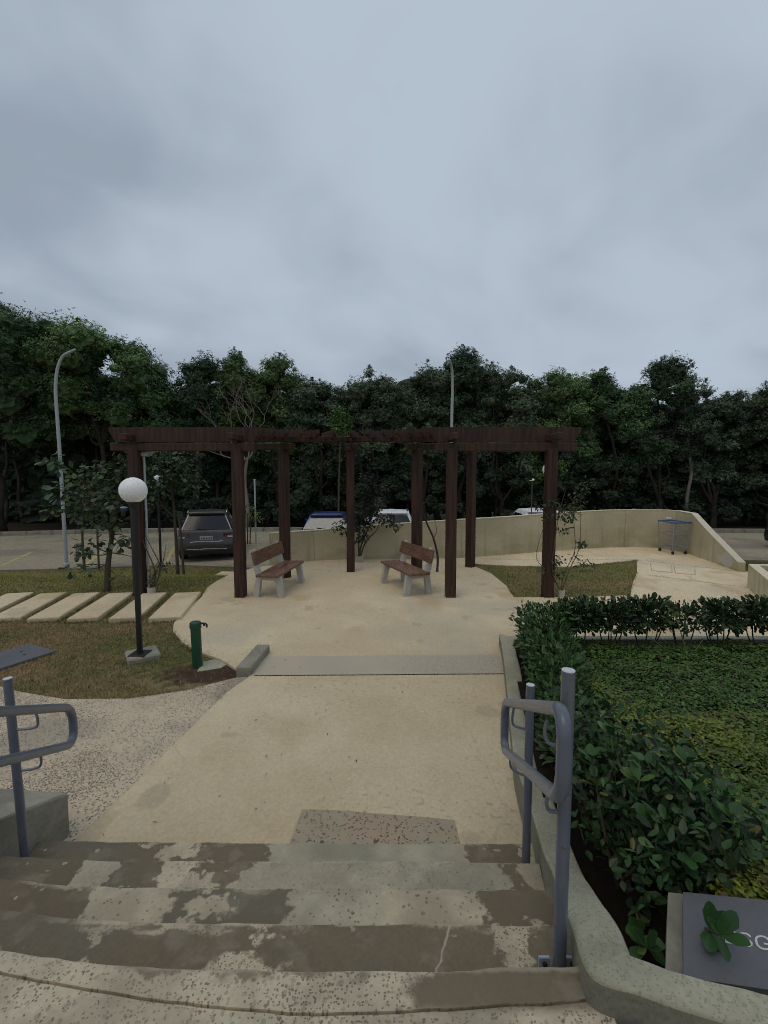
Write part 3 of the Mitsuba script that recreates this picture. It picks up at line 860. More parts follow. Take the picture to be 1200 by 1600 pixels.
lamp = globe_lamp(-3.02, 5.40, 0.04, 2.06, 0.155, 'white globe lamp on a black pole in the front lawn')
ft = chamfer_box(0.36, 0.36, 0.16, 0.02)
ft.apply_transform(trimesh.transformations.rotation_matrix(0.62, [0, 0, 1]))
ft.apply_translation([-3.02, 5.46, -0.04])
put('footing', ft, 'block_concrete', False, lamp)
globe_lamp(3.86, 10.5, 0.0, 2.41, 0.155, 'white globe lamp half hidden behind the rightmost pergola post')
globe_lamp(-6.70, 13.3, -0.44, 2.20, 0.155, 'white globe lamp lost in the leaves by the car park')


def street_lamp(base, pts, label):
    s = thing('street_lamp', label, 'street lamp', 'tall curved lamp poles by the car park')
    P = spline(pts, 10)
    put('pole', tube(P, np.linspace(0.052, 0.036, len(P)), 14), 'pale_pole', 50, s)
    tip, d = P[-1], unit(P[-1] - P[-2])
    put('lamp_head', beam(tip, tip + d * 0.10, 0.06, 0.05, 0.008), 'pale_pole', False, s)
    put('base_collar', lathe([(0, 0), (0.085, 0), (0.085, 0.12), (0.06, 0.14), (0, 0.14)], 16).apply_translation([base[0], base[1], base[2]]), 'pale_pole', 40, s)


street_lamp((-9.55, 13.32, -0.47), [(-9.55, 13.32, -0.5), (-9.56, 13.32, 1.5), (-9.58, 13.32, 3.4), (-9.60, 13.32, 4.4), (-9.585, 13.32, 4.95), (-9.50, 13.32, 5.42), (-9.33, 13.32, 5.75), (-9.05, 13.32, 5.90)], 'curved grey lamp pole on the left, bending right in front of the big tree')
street_lamp((2.24, 15.0, -0.5), [(2.24, 15.0, -0.5), (2.235, 15.0, 2.0), (2.24, 15.0, 4.2), (2.25, 14.98, 5.0), (2.235, 14.92, 5.5), (2.19, 14.8, 5.78), (2.10, 14.6, 5.92)], 'curved grey lamp pole rising above the right wing of the pergola')
cp = thing('conduit_pole', 'thin grey conduit beside the leftmost pergola post with a small fitting on top', 'pole')
put('pipe', tube([(-4.525, 8.5, -0.03), (-4.525, 8.5, 2.62)], 0.021, 10), 'pale_pole', 40, cp)
put('fitting', cat(beam((-4.57, 8.5, 2.66), (-4.44, 8.5, 2.66), 0.09, 0.08, 0.01), beam((-4.44, 8.5, 2.68), (-4.34, 8.46, 2.70), 0.05, 0.05, 0.008)), 'pale_pole', False, cp)
tp = thing('marker_pole', 'thin pale pole in the car park seen between two pergola posts', 'pole')
put('pipe', tube([(-5.33, 18.5, -0.5), (-5.33, 18.5, 2.15)], 0.035, 10), 'pale_pole', 40, tp)
put('cap', lathe([(0, 0), (0.05, 0), (0.05, 0.05), (0, 0.06)], 12).apply_translation([-5.33, 18.5, 2.13]), 'pale_pole', False, tp)
wp = thing('marker_pole', 'small white lamp head on a thin post behind the right wing of the pergola', 'pole')
put('pipe', tube([(4.42, 13.4, -0.5), (4.42, 13.4, 2.12)], 0.016, 8), 'young_bark', 40, wp)
put('lamp_head', cat(trimesh.creation.icosphere(2, 0.035).apply_translation([4.45, 13.4, 2.17]), beam((4.34, 13.4, 2.14), (4.44, 13.4, 2.16), 0.03, 0.02, 0.004)), 'opal', False, wp)

bo = thing('green_standpipe', 'short dark green pipe post with a cap and small tap, at the lawn corner', 'standpipe')
put('pipe', tube([(-2.215, 5.18, -0.06), (-2.228, 5.18, 0.45)], 0.058, 20), 'green_paint', 40, bo)
put('cap', lathe([(0, 0.44), (0.066, 0.44), (0.067, 0.50), (0.055, 0.515), (0, 0.522)], 24).apply_translation([-2.228, 5.18, 0]), 'green_paint', 40, bo)
put('tap', cat(tube(spline([(-2.17, 5.17, 0.495), (-2.12, 5.16, 0.505), (-2.085, 5.155, 0.49), (-2.085, 5.155, 0.455)], 5), 0.010, 8), tube([(-2.12, 5.16, 0.50), (-2.115, 5.16, 0.47)], 0.012, 8)), 'car_trim', 40, bo)
put('mortar_pad', slab([(-2.16, 5.02), (-1.92, 5.12), (-1.86, 5.30), (-2.06, 5.40), (-2.20, 5.30)], -0.05, -0.021), 'kerb_concrete', False, bo)


# ---------------------------------------------------------------- handrails
def handrail(posts, loop, hooks, label):
    h = thing('handrail', label, 'handrail', 'grey tubular handrails of the stairs')
    for (b, t, brk) in posts:
        b, t = np.array(b), np.array(t)
        put('post', tube([b, t], 0.0205, 24), 'grey_paint', 40, h)
        d = unit(t - b)
        put('post_cap', tube([t + d * 0.0004, t + d * 0.003], 0.0196, 24), 'pole_top', False, h)
        put('weld', lathe([(0.0, 0.0), (0.0245, 0.0), (0.0225, 0.006), (0.0, 0.006)], 20).apply_translation(b + [0, 0, 0.003]), 'grey_paint', 40, h)
        for brk in ((-1, 1) if brk is not None else ()):
            br = put('bracket', beam(b + [brk * 0.045, 0.012, 0.004], b + [brk * 0.045, 0.012, 0.05], 0.036, 0.010, 0.002, up=(0, 1, 0)), 'galvanised', False, h)
            put('bolt', lathe([(0, 0), (0.008, 0), (0.008, 0.007), (0, 0.009)], 6).apply_transform(trimesh.transformations.rotation_matrix(math.pi / 2, [1, 0, 0])).apply_translation(b + [brk * 0.045, 0.006, 0.032]), 'rubber', False, br)
    put('rail', tube(loop, 0.0215, 20, caps=False), 'grey_paint', True, h)
    for k in hooks:
        put('hook', tube(spline(k, 6), 0.0062, 8), 'grey_paint', 40, h)


def loop_path(f_lo, f_hi, n_lo, n_hi, r=0.085):
    """A closed flat loop with rounded corners through far-low, far-high, near-high, near-low."""
    C = [np.array(v, float) for v in (f_lo, f_hi, n_hi, n_lo)]
    out = []
    for i in range(4):
        p, c, q = C[i - 1], C[i], C[(i + 1) % 4]
        a, b = c + unit(p - c) * r, c + unit(q - c) * r
        for t in np.linspace(0, 1, 9):
            out.append((1 - t) ** 2 * a + 2 * t * (1 - t) * (0.72 * c + 0.14 * (a + b)) + t * t * b)
    out.append(out[0])
    return np.array(out)


handrail([((0.722, 2.14, 0.15), (0.722, 2.14, 1.185), -1), ((0.566, 1.335, 0.60), (0.566, 1.335, 1.612), -1)],
         loop_path((0.652, 2.33, 0.735), (0.652, 2.33, 1.00), (0.500, 1.19, 1.30), (0.500, 1.19, 1.565)),
         [[(0.655, 2.18, 1.05), (0.648, 2.18, 0.99), (0.66, 2.18, 0.955), (0.715, 2.14, 0.955)], [(0.655, 2.2, 0.80), (0.648, 2.2, 0.75), (0.66, 2.19, 0.715), (0.715, 2.14, 0.71)],
          [(0.515, 1.36, 1.44), (0.508, 1.36, 1.40), (0.52, 1.35, 1.37), (0.56, 1.335, 1.37)], [(0.515, 1.33, 1.22), (0.508, 1.33, 1.19), (0.52, 1.335, 1.16), (0.56, 1.335, 1.155)]],
         'right handrail with two posts and a closed rail loop beside the planting bed')
handrail([((-1.872, 2.20, 0.15), (-1.906, 2.20, 1.19), 1), ((-1.60, 1.42, 0.60), (-1.62, 1.42, 1.64), None)],
         loop_path((-1.745, 2.42, 0.71), (-1.745, 2.42, 0.925), (-1.47, 1.27, 1.28), (-1.47, 1.27, 1.495)),
         [[(-1.80, 2.23, 1.0), (-1.79, 2.23, 0.96), (-1.80, 2.225, 0.92), (-1.885, 2.20, 0.92)], [(-1.795, 2.23, 0.80), (-1.785, 2.23, 0.755), (-1.795, 2.225, 0.705), (-1.88, 2.20, 0.70)]],
         'left handrail with a rounded rail loop, cut by the left picture edge')

# ---------------------------------------------------------------- chamber with the lettered lid
ch = thing('sewer_chamber', 'concrete chamber with a grey lid lettered in white, beside the kerb at the bottom right', 'chamber')
LID = np.array([(1.072, 1.508), (1.95, 1.405), (1.80, 1.09), (0.885, 1.225)])
put('side', slab(Polygon(LID).buffer(0.04, join_style=2), 0.25, 0.672), 'block_concrete', False, ch)  # darker concrete stands for the shade of shrub and soil on this side
lid = put('lid', cat(slab(Polygon(LID).buffer(-0.004), 0.676, 0.72)), 'plate_paint', False, ch)
ex = unit(np.array([0.275, -0.055]))
txt = meshkit.text_mesh('ESGOTO', 0.052, 0.0012)
M = np.eye(4)
M[:2, 0], M[:2, 1] = ex, unit(np.array([0.55, 0.83]))
M[:3, 3] = [1.085, 1.327, 0.7205]
txt.apply_transform(M)
put('lettering', txt, 'text_paint', False, lid)
put('lifting_hole', lathe([(0, 0.7205), (0.007, 0.7205), (0.007, 0.7215), (0, 0.7215)], 12).apply_translation([1.185, 1.425, 0]), 'rubber', False, lid)


# ---------------------------------------------------------------- vehicles
def hull(pts):
    return trimesh.convex.convex_hull(np.array(pts, float))


def to_manifold(m):
    return m3.Manifold(m3.Mesh(np.asarray(m.vertices, np.float32), np.asarray(m.faces, np.uint32)))


def cylinder_x(x0, x1, y, z, r, n=28):
    c = trimesh.creation.cylinder(r, x1 - x0, sections=n)
    c.apply_transform(trimesh.transformations.rotation_matrix(math.pi / 2, [0, 1, 0]))
    c.apply_translation([(x0 + x1) / 2, y, z])
    return c


def car(key, label, loc, rot, paint, L=4.4, W=1.82, H=1.62, belt=0.99, glass='car_glass', rails=False, roof_paint=None, category='car', plate=True):
    c = thing(key, label, category, 'cars in the car park')
    M = T().translate([float(v) for v in loc]).rotate([0, 0, 1], float(rot))
    h = W / 2
    side = [(0.03, 0.32), (0.0, 0.48), (0.02, 0.66), (0.09, 0.92), (0.14, belt + 0.02), (3.05, belt + 0.03), (L - 0.35, belt - 0.12), (L - 0.04, 0.70), (L, 0.48), (L - 0.05, 0.27), (L - 0.25, 0.20), (0.25, 0.22)]
    pts = []
    for y, z in side:
        k = 0.0 if z < belt - 0.15 else 0.035
        for s in (-1, 1):
            pts += [(s * (h - 0.11), y, z), (s * (h - k - 0.03), min(max(y, 0.10), L - 0.14), z), (s * (h - k), min(max(y, 0.24), L - 0.35), z)]
    body = to_manifold(hull(pts))
    wr = 0.345
    for y in (0.86, L - 0.92):
        body -= to_manifold(cylinder_x(-h - 0.1, -h + 0.26, y, wr, wr + 0.055)) + to_manifold(cylinder_x(h - 0.26, h + 0.1, y, wr, wr + 0.055))
    bm = body.to_mesh()
    put('body', raw(bm.vert_properties[:, :3], bm.tri_verts), paint, 28, c, M)
    zt = H - 0.05
    gh = []
    base = [(0.13, h - 0.13), (0.30, h - 0.075), (2.75, h - 0.075), (2.95, h - 0.18)]
    top = [(0.52, h - 0.33), (0.62, h - 0.27), (1.75, h - 0.27), (1.95, h - 0.36)]
    for (y, x) in base:
        gh += [(-x, y, belt), (x, y, belt)]
    for (y, x) in top:
        gh += [(-x, y, zt - 0.03), (x, y, zt - 0.03), (-x + 0.07, y + 0.02, zt + 0.015), (x - 0.07, y + 0.02, zt + 0.015)]
    gh += [(0, 0.60, H), (0, 1.7, H), (-0.35, 0.7, H - 0.008), (0.35, 0.7, H - 0.008), (-0.35, 1.6, H - 0.008), (0.35, 1.6, H - 0.008)]
    put('cabin', hull(gh), roof_paint or paint, 25, c, M)

    def panel(q, th=0.008):
        q = np.array(q, float)
        nn = unit(np.cross(q[1] - q[0], q[3] - q[0]))
        return hull(np.vstack([q + nn * th, q - nn * th]))
    # rear window follows the tailgate slope, a little proud of it
    x0, x1 = h - 0.17, h - 0.36
    z0, z1 = belt + 0.035, zt - 0.10
    yy = lambda z: 0.13 + (0.52 - 0.13) * (z - belt) / (zt - 0.03 - belt) - 0.004
    put('rear_window', panel([(-x0, yy(z0), z0), (x0, yy(z0), z0), (x1, yy(z1), z1), (-x1, yy(z1), z1)], 0.012), glass, False, c, M)
    for s in (-1, 1):
        a = np.array([s * (x0 + 0.02), yy(z0) + 0.012, z0]); b = np.array([s * (x1 + 0.025), yy(z1) + 0.012, z1])
        put('pillar_glint', tube([a, b], 0.014, 6), 'chrome', 40, c, M)  # chrome strips standing for the bright reflections along the rear pillars
        xs = lambda z: h - 0.075 - (h - 0.075 - (h - 0.27)) * (z - belt) / (zt - 0.03 - belt) + 0.002
        for (ya, yb, ta, tb) in ((0.42, 1.15, 0.72, 1.13), (1.20, 1.98, 1.18, 1.72), (2.02, 2.72, 1.78, 1.80)):
            put('side_window', panel([(s * xs(belt + 0.04), ya, belt + 0.04), (s * xs(belt + 0.04), yb, belt + 0.04), (s * xs(zt - 0.12), tb, zt - 0.12), (s * xs(zt - 0.12), ta, zt - 0.12)], 0.01), 'car_glass', False, c, M)
        put('mirror', hull([(s * (h - 0.05), 2.62, belt + 0.05), (s * (h + 0.14), 2.58, belt + 0.04), (s * (h + 0.16), 2.60, belt + 0.17), (s * (h - 0.02), 2.64, belt + 0.17), (s * (h + 0.12), 2.70, belt + 0.10)]), paint, False, c, M)
        tl = put('tail_light', hull([(s * (h - 0.045), 0.20, belt - 0.06), (s * (h - 0.40), 0.065, belt - 0.075), (s * (h - 0.40), 0.04, belt - 0.17), (s * (h - 0.10), 0.075, belt - 0.21), (s * (h - 0.022), 0.22, belt - 0.19), (s * (h - 0.10), 0.09, belt - 0.06)]), 'tail_red', False, c, M)
        put('lens', hull([(s * (h - 0.10), 0.045, belt - 0.165), (s * (h - 0.26), 0.03, belt - 0.16), (s * (h - 0.26), 0.02, belt - 0.20), (s * (h - 0.10), 0.04, belt - 0.215), (s * (h - 0.12), 0.06, belt - 0.19)]), 'tail_clear', False, tl, M)
        put('reflector', hull([(s * (h - 0.16), 0.0, 0.50), (s * (h - 0.34), -0.012, 0.50), (s * (h - 0.34), -0.008, 0.535), (s * (h - 0.16), 0.004, 0.535), (s * (h - 0.25), 0.03, 0.52)]), 'tail_red', False, c, M)
        for y in (0.86, L - 0.92):
            wl = put('wheel', cylinder_x(s * (h - 0.12) - 0.105, s * (h - 0.12) + 0.105, y, wr, wr), 'rubber', 40, c, M)
            put('rim', cylinder_x(s * (h - 0.005) - 0.006, s * (h - 0.005) + 0.006, y, wr, 0.22, 20), 'chrome', 40, wl, M)
        if rails:
            put('roof_rail', tube(spline([(s * (h - 0.30), 0.66, zt - 0.01), (s * (h - 0.305), 0.74, zt + 0.05), (s * (h - 0.31), 1.2, zt + 0.068), (s * (h - 0.31), 1.66, zt + 0.05), (s * (h - 0.31), 1.76, zt - 0.01)], 5), 0.016, 8), 'chrome', 40, c, M)
    put('spoiler', hull([(-x1 - 0.02, 0.40, zt - 0.015), (x1 + 0.02, 0.40, zt - 0.015), (x1 + 0.03, 0.62, zt - 0.005), (-x1 - 0.03, 0.62, zt - 0.005), (-x1, 0.42, zt - 0.055), (x1, 0.42, zt - 0.055), (0, 0.62, zt + 0.02)]), roof_paint or paint, False, c, M)
    put('wiper', tube([(0.0, yy(z0) - 0.02, z0 + 0.02), (-0.30, yy(z0 + 0.02) - 0.02, z0 + 0.045)], 0.012, 6), 'car_trim', 40, c, M)
    bp = put('bumper', hull([(-h + 0.10, 0.02, 0.24), (h - 0.10, 0.02, 0.24), (h - 0.02, 0.22, 0.24), (-h + 0.02, 0.22, 0.24), (-h + 0.10, -0.015, 0.40), (h - 0.10, -0.015, 0.40), (-h + 0.01, 0.22, 0.40), (h - 0.01, 0.22, 0.40), (0, -0.025, 0.36)]), 'car_trim', False, c, M)
    put('trim_strip', beam((-0.50, 0.012, 0.655), (0.50, 0.012, 0.655), 0.022, 0.022, 0.004), 'chrome', False, c, M)
    put('lower_trim', beam((-0.62, -0.012, 0.42), (0.62, -0.012, 0.42), 0.014, 0.016, 0.003), 'chrome', False, c, M)
    if plate:
        pl = put('number_plate', beam((-0.20, 0.034, 0.775), (0.20, 0.034, 0.775), 0.02, 0.125, 0.004), 'plate_white', False, c, M)
        put('characters', cat(*[chamfer_box(0.026, 0.004, 0.055, 0.001).apply_translation([-0.15 + 0.05 * i, 0.0235, 0.765]) for i in range(7)]), 'car_trim', False, pl, M)
    return c


car('parked_car', 'grey brown estate car seen from behind, parked at the edge of the left lawn', (-5.77, 14.45, -0.5), 17.0, 'car_taupe', rails=True)
car('parked_car', 'parked car with a dark blue roof showing above the beige wall', (-1.98, 15.0, -0.5), 1.0, 'car_blue', H=1.50, belt=0.95, glass='car_glass_sky_sheen')
car('parked_car', 'white car with roof rails showing above the wall behind the right bench', (0.28, 15.1, -0.5), 0.0, 'car_white', H=1.57, W=1.78, rails=True)
car('parked_car', 'white car roof barely showing over the wall beside the rightmost pergola post', (5.62, 15.3, -0.5), -3.0, 'car_white', H=1.60)
car('parked_car', 'black car at the right edge of the picture, mostly outside it', (19.5, 16.9, -0.5), 90.0, 'car_black', H=1.45)

# ---------------------------------------------------------------- wire trolley
tr = thing('wire_trolley', 'wire mesh trolley with a blue rim parked in the corner of the beige wall', 'trolley')
o, ea, eb = np.array([8.36, 12.86]), np.array([0.04, 0.74]), np.array([0.46, 0.06])


def tp3(u, v, z):
    s = 1.0 + 0.10 * (z - 0.15)
    u, v = 0.5 + (u - 0.5) * s, 0.5 + (v - 0.5) * s
    return np.array([*(o + ea * u + eb * v), z])


def rect_loop(z, r=0.0):
    return np.array([tp3(0, 0, z), tp3(1, 0, z), tp3(1, 1, z), tp3(0, 1, z), tp3(0, 0, z)])


def bars(segs, r, n=6):
    return cat(*[tube([a, b], r, n) for a, b in segs])


rim = rect_loop(0.93)
put('rim', bars(list(zip(rim[:-1], rim[1:])), 0.020, 8), 'blue_plastic', 40, tr)
put('handle', bars([(tp3(-0.12, 0, 0.95), tp3(-0.12, 1, 0.95)), (tp3(0, 0, 0.93), tp3(-0.12, 0, 0.95)), (tp3(0, 1, 0.93), tp3(-0.12, 1, 0.95)), (tp3(0, 1, 0.93), tp3(0, 1.35, 0.97))], 0.017, 8), 'blue_plastic', 40, tr)
put('grip', beam(tp3(1, 0.55, 0.985), tp3(1, 0.85, 0.985), 0.06, 0.05, 0.01), 'pale_plastic', False, tr)
put('frame', bars([(tp3(u, v, 0.13), tp3(u, v, 0.93)) for u in (0, 1) for v in (0, 1)] + [s for z in (0.16, 0.58) for s in zip(rect_loop(z)[:-1], rect_loop(z)[1:])], 0.013, 8), 'wire', 40, tr)
seg = []
for u in np.linspace(0.07, 0.93, 11):
    seg += [(tp3(u, 0, 0.16), tp3(u, 0, 0.93)), (tp3(u, 1, 0.16), tp3(u, 1, 0.93)), (tp3(u, 0, 0.165), tp3(u, 1, 0.165))]
for v in np.linspace(0.1, 0.9, 7):
    seg += [(tp3(0, v, 0.16), tp3(0, v, 0.93)), (tp3(1, v, 0.16), tp3(1, v, 0.93))]
for z in (0.30, 0.44, 0.70, 0.82):
    q = rect_loop(z)
    seg += list(zip(q[:-1], q[1:]))
put('mesh', bars(seg, 0.0037, 4), 'wire', False, tr)
for u in (0.04, 0.96):
    for v in (0.06, 0.94):
        b = tp3(u, v, 0.05)
        cw = put('castor', cylinder_x(b[0] - 0.016, b[0] + 0.016, b[1], 0.052, 0.05, 16), 'rubber', 40, tr)
        put('fork', beam(b + [0, 0, 0.03], b + [0, 0, 0.10], 0.044, 0.03, 0.004, up=(0, 1, 0)), 'wire', False, cw)


# ---------------------------------------------------------------- plants
def greens(r, n, base, spread=0.35, warm=0.0):
    c = np.array(base)[None] * (1 + spread * r.normal(size=(n, 1)))
    c = c * (1 + 0.10 * r.normal(size=(n, 3)))
    if warm:
        k = r.random(n) < warm
        c[k] = c[k] * np.array([1.9, 1.35, 0.8])
    return np.clip(c, 0.006, 0.4)


def rosettes(r, C, A, L, k=5, droop=0.35):
    """Leaflets fanned round the points C about the axes A: base points, directions, normals, lengths."""
    n = len(C)
    A = unit(A)
    ref = np.where(np.abs(A[:, 2:3]) < 0.9, np.array([[0, 0, 1.0]]), np.array([[1.0, 0, 0]]))
    u = unit(np.cross(A, ref))
    v = np.cross(A, u)
    ph = r.random((n, 1)) * 6.28 + np.arange(k)[None] * 6.283 / k + 0.8 * r.normal(size=(n, k))
    D = np.cos(ph)[..., None] * u[:, None] + np.sin(ph)[..., None] * v[:, None] - (droop * (0.4 + 1.2 * r.random((n, k))))[..., None] * A[:, None]
    N = A[:, None] + 0.35 * r.normal(size=(n, k, 3))
    return np.repeat(C, k, 0), D.reshape(-1, 3), N.reshape(-1, 3), (np.broadcast_to(np.asarray(L).reshape(-1, 1), (n, k)) * (0.7 + 0.6 * r.random((n, k)))).ravel()


CORE = trimesh.creation.icosphere(2)


def hearts(r, P, R, k=0.66, flat=0.8):
    """The dense leafy inside of each clump: a ragged lump of leaf sized facets."""
    V, F = [], []
    for i in range(len(P)):
        j = (k if np.isscalar(k) else k[i]) * R[i] * (0.62 + 0.76 * r.random((len(CORE.vertices), 1)))
        V.append(P[i] + CORE.vertices * j * np.array([1, 1, flat]))
        F.append(CORE.faces + i * len(CORE.vertices))
    return np.vstack(V), np.vstack(F)


def crown_put(key, r, P, R, p, D, N, LL, wid, col, base, parent=None, heart=0.58):
    V, F, m = leaves(p, D, N, LL, LL * wid, 0.12, 'tri')
    hv, hf = hearts(r, P, R, heart)
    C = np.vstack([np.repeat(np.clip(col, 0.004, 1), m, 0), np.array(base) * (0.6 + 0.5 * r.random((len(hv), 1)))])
    return put(key, raw(np.vstack([V, hv]), np.vstack([F, hf + len(V)])), 'foliage', False, parent, color=C)


def limb_path(a, b, r, bend=0.12, n=4):
    a, b = np.array(a, float), np.array(b, float)
    L = np.linalg.norm(b - a)
    pts = [a]
    for t in np.arange(1, n) / n:
        pts.append(a + (b - a) * t + r.normal(size=3) * L * bend * 0.5)
    pts.append(b)
    return spline(pts, 3)


def crown_clumps(r, c, rad, n, size):
    """Centres and radii of leaf clumps, mostly near the outside of an uneven ellipsoid."""
    d = rand_dirs(r, n)
    k = r.random(n) ** 0.33
    k = 0.35 + 0.62 * k
    P = np.array(c) + d * k[:, None] * np.array(rad)
    R = size * (0.42 + 1.0 * r.random(n) ** 1.6)
    return P, R


def crown_leaves(r, P, R, per, L, droop=0.35, k=5, flat=0.8):
    """Rosettes on the clumps: most on the upper outer shell."""
    idx = np.repeat(np.arange(len(P)), np.maximum(3, (per * (R / R.mean()) ** 2).astype(int)))
    d = rand_dirs(r, len(idx))
    d[:, 2] = np.where(d[:, 2] < -0.25, -d[:, 2] * 0.6, d[:, 2])
    rad = 0.42 + 0.80 * r.random(len(idx)) ** 0.8
    C = P[idx] + unit(d) * (R[idx] * rad)[:, None] * np.array([1, 1, flat])
    A = unit(0.5 * d + np.array([0, 0, 0.70]) + 0.45 * r.normal(size=d.shape))
    return C, A, idx


def wood_tree(key, seed, x, y, z0, top, rx, ry, low, base, label, clump=0.75, ncl=46, per=190, L=0.10, lean=0.0, spurs=3, group='trees of the wood beyond the car park', warm=0.03):
    r = np.random.default_rng(seed)
    t = thing(key, label, 'tree', group)
    zc, rz = (top + low) / 2, (top - low) / 2
    P, R = crown_clumps(r, (x, y, zc), (rx * 0.9, ry * 0.86, rz), ncl, clump)
    dome = low + (top - low) * np.sqrt(np.clip(1.08 - ((P[:, 0] - x) / (rx * 1.12)) ** 2, 0.05, 1))
    P[:, 2] = np.minimum(P[:, 2], dome - R * 0.85)
    P[:, 1] += 2.2 * (1 - np.clip((P[:, 2] - low) / (top - low), 0, 1)) ** 1.2      # the canopy overhangs what grows below
    C, A, idx = crown_leaves(r, P, R, per, L)
    # loose sprays that stand out of the clumps, and a few leading shoots above the crown
    m_ = 6 * len(P)
    ti = r.integers(0, len(P), m_)
    td = unit(rand_dirs(r, m_) + np.array([0, -0.2, 0.7]))
    for j in range(4):
        C = np.vstack([C, P[ti] + td * (R[ti] * (0.85 + 0.14 * j))[:, None] + 0.05 * r.normal(size=(m_, 3))])
        A = np.vstack([A, unit(td + 0.5 * r.normal(size=(m_, 3)) + np.array([0, 0, 0.4]))])
        idx = np.concatenate([idx, ti])
    high = np.argsort(-(P[:, 2] + R))[:max(spurs, 1) * 3]
    for q in r.choice(high, spurs, replace=False):
        nb = 44
        hgt = r.random(nb)
        ln = 0.30 + 0.35 * r.random()
        wob = np.stack([0.20 * r.normal(size=nb) * (1.05 - hgt), 0.2 * r.normal(size=nb) * (1.05 - hgt), R[q] * 0.6 + ln * hgt], -1)
        C = np.vstack([C, P[q] + wob])
        A = np.vstack([A, unit(0.6 * r.normal(size=(nb, 3)) + np.array([0, 0, 0.9]))])
        idx = np.concatenate([idx, np.full(nb, q)])
    tone = 1 + 0.30 * r.normal(size=len(P))
    p, D, N, LL = rosettes(r, C, A, L * np.ones(len(C)))
    col = greens(r, len(p), base, 0.28, warm) * np.clip(tone, 0.5, 1.7)[np.repeat(idx, 5)][:, None]
    crown_put('crown', r, P, R, p, D, N, LL, 0.62, col, base, t)
    fork = np.array([x + lean * 0.3, y, z0 + (low - z0) * 0.9 + 0.4])
    tubes = [tube(limb_path((x - lean, y, z0), fork, r, 0.06), np.linspace(0.17, 0.11, 13), 8)]
    for i in np.argsort(-P[:, 2])[:: max(1, len(P) // 7)][:7]:
        tubes.append(tube(limb_path(fork, P[i], r, 0.12), np.linspace(0.085, 0.02, 13), 6))
    put('trunk', cat(*tubes), 'shade_bark', True, t)
    return t


G1, G2, G3, G4 = (0.072, 0.132, 0.054), (0.090, 0.128, 0.074), (0.096, 0.162, 0.058), (0.080, 0.116, 0.072)
GZ = -0.56
# big spreading tree on the left, then the row from left to right
wood_tree('spreading_tree', 1, -19.6, 23.0, GZ, 10.9, 5.2, 4.0, 4.0, G1, 'tallest spreading tree at the left edge, its crown filling the picture corner', 0.95, 150, 230, 0.105, spurs=5, group=None)
wood_tree('spreading_tree', 2, -14.6, 23.4, GZ, 9.9, 3.1, 3.2, 4.0, G3, 'broad green tree behind the left curved lamp, with a twig reaching right against the sky', 0.8, 85, 215, 0.10, spurs=3, group=None)
wood_tree('spreading_tree', 3, -12.9, 24.2, GZ, 7.7, 2.1, 2.4, 2.6, G1, 'lower green tree sloping down to the gap in the skyline', 0.75, 75, 205, 0.10, spurs=3, group=None)
row = [(-10.45, 25.2, 9.25, 1.15, 1.0, (0.044, 0.082, 0.042), 'narrow dark tree at the right side of the skyline gap', 4),
       (-8.0, 25.6, 9.3, 1.7, 2.0, G3, 'green round topped tree above the left wing of the pergola', 5),
       (-6.0, 25.6, 9.0, 1.2, 1.6, G3, 'green tree with a small side knob, right of the bare tree', 3),
       (-3.6, 25.4, 7.8, 1.7, 1.0, G4, 'dull tree with a thin upright twig left of the middle', 3),
       (-0.7, 25.2, 8.2, 2.3, 0.4, G2, 'wide grey green tree in the middle above the pergola', 4),
       (2.2, 25.0, 8.1, 1.5, 0.2, G2, 'loose large leaved tree just left of the right curved lamp', 5),
       (4.35, 25.2, 9.35, 1.35, 1.4, (0.052, 0.088, 0.048), 'tall peaked tree right behind the right curved lamp', 3),
       (6.6, 25.0, 8.35, 2.1, 0.2, G2, 'grey leaved tree right of the tall peaked one', 4),
       (9.6, 25.2, 8.35, 2.2, 0.0, G3, 'leafy green tree above the right end of the pergola', 5),
       (12.6, 25.0, 8.3, 2.1, 0.0, G1, 'dark green tree right of the pergola', 4),
       (15.2, 24.6, 8.6, 1.9, 0.0, (0.052, 0.090, 0.042), 'tall dark tree topped by two knobs on the right skyline', 4),
       (18.0, 24.4, 7.25, 1.9, 0.0, G4, 'lower dark tree near the right edge, under bare twigs', 3),
       (20.9, 24.2, 7.2, 2.1, 0.0, (0.060, 0.086, 0.046), 'dark tree cut by the right picture edge', 4),
       (24.0, 24.0, 7.6, 2.2, 0.0, G1, 'dark tree beyond the right picture edge', 3)]
for i, (x, y, top, rx, low, base, lab, sp) in enumerate(row):
    wood_tree('wood_tree', 20 + i, x, y, GZ, top, rx * 1.25, 1.9, low + 0.4, base, lab, 0.58, 64 + int(20 * rx), 150, 0.095, spurs=min(sp, 2))

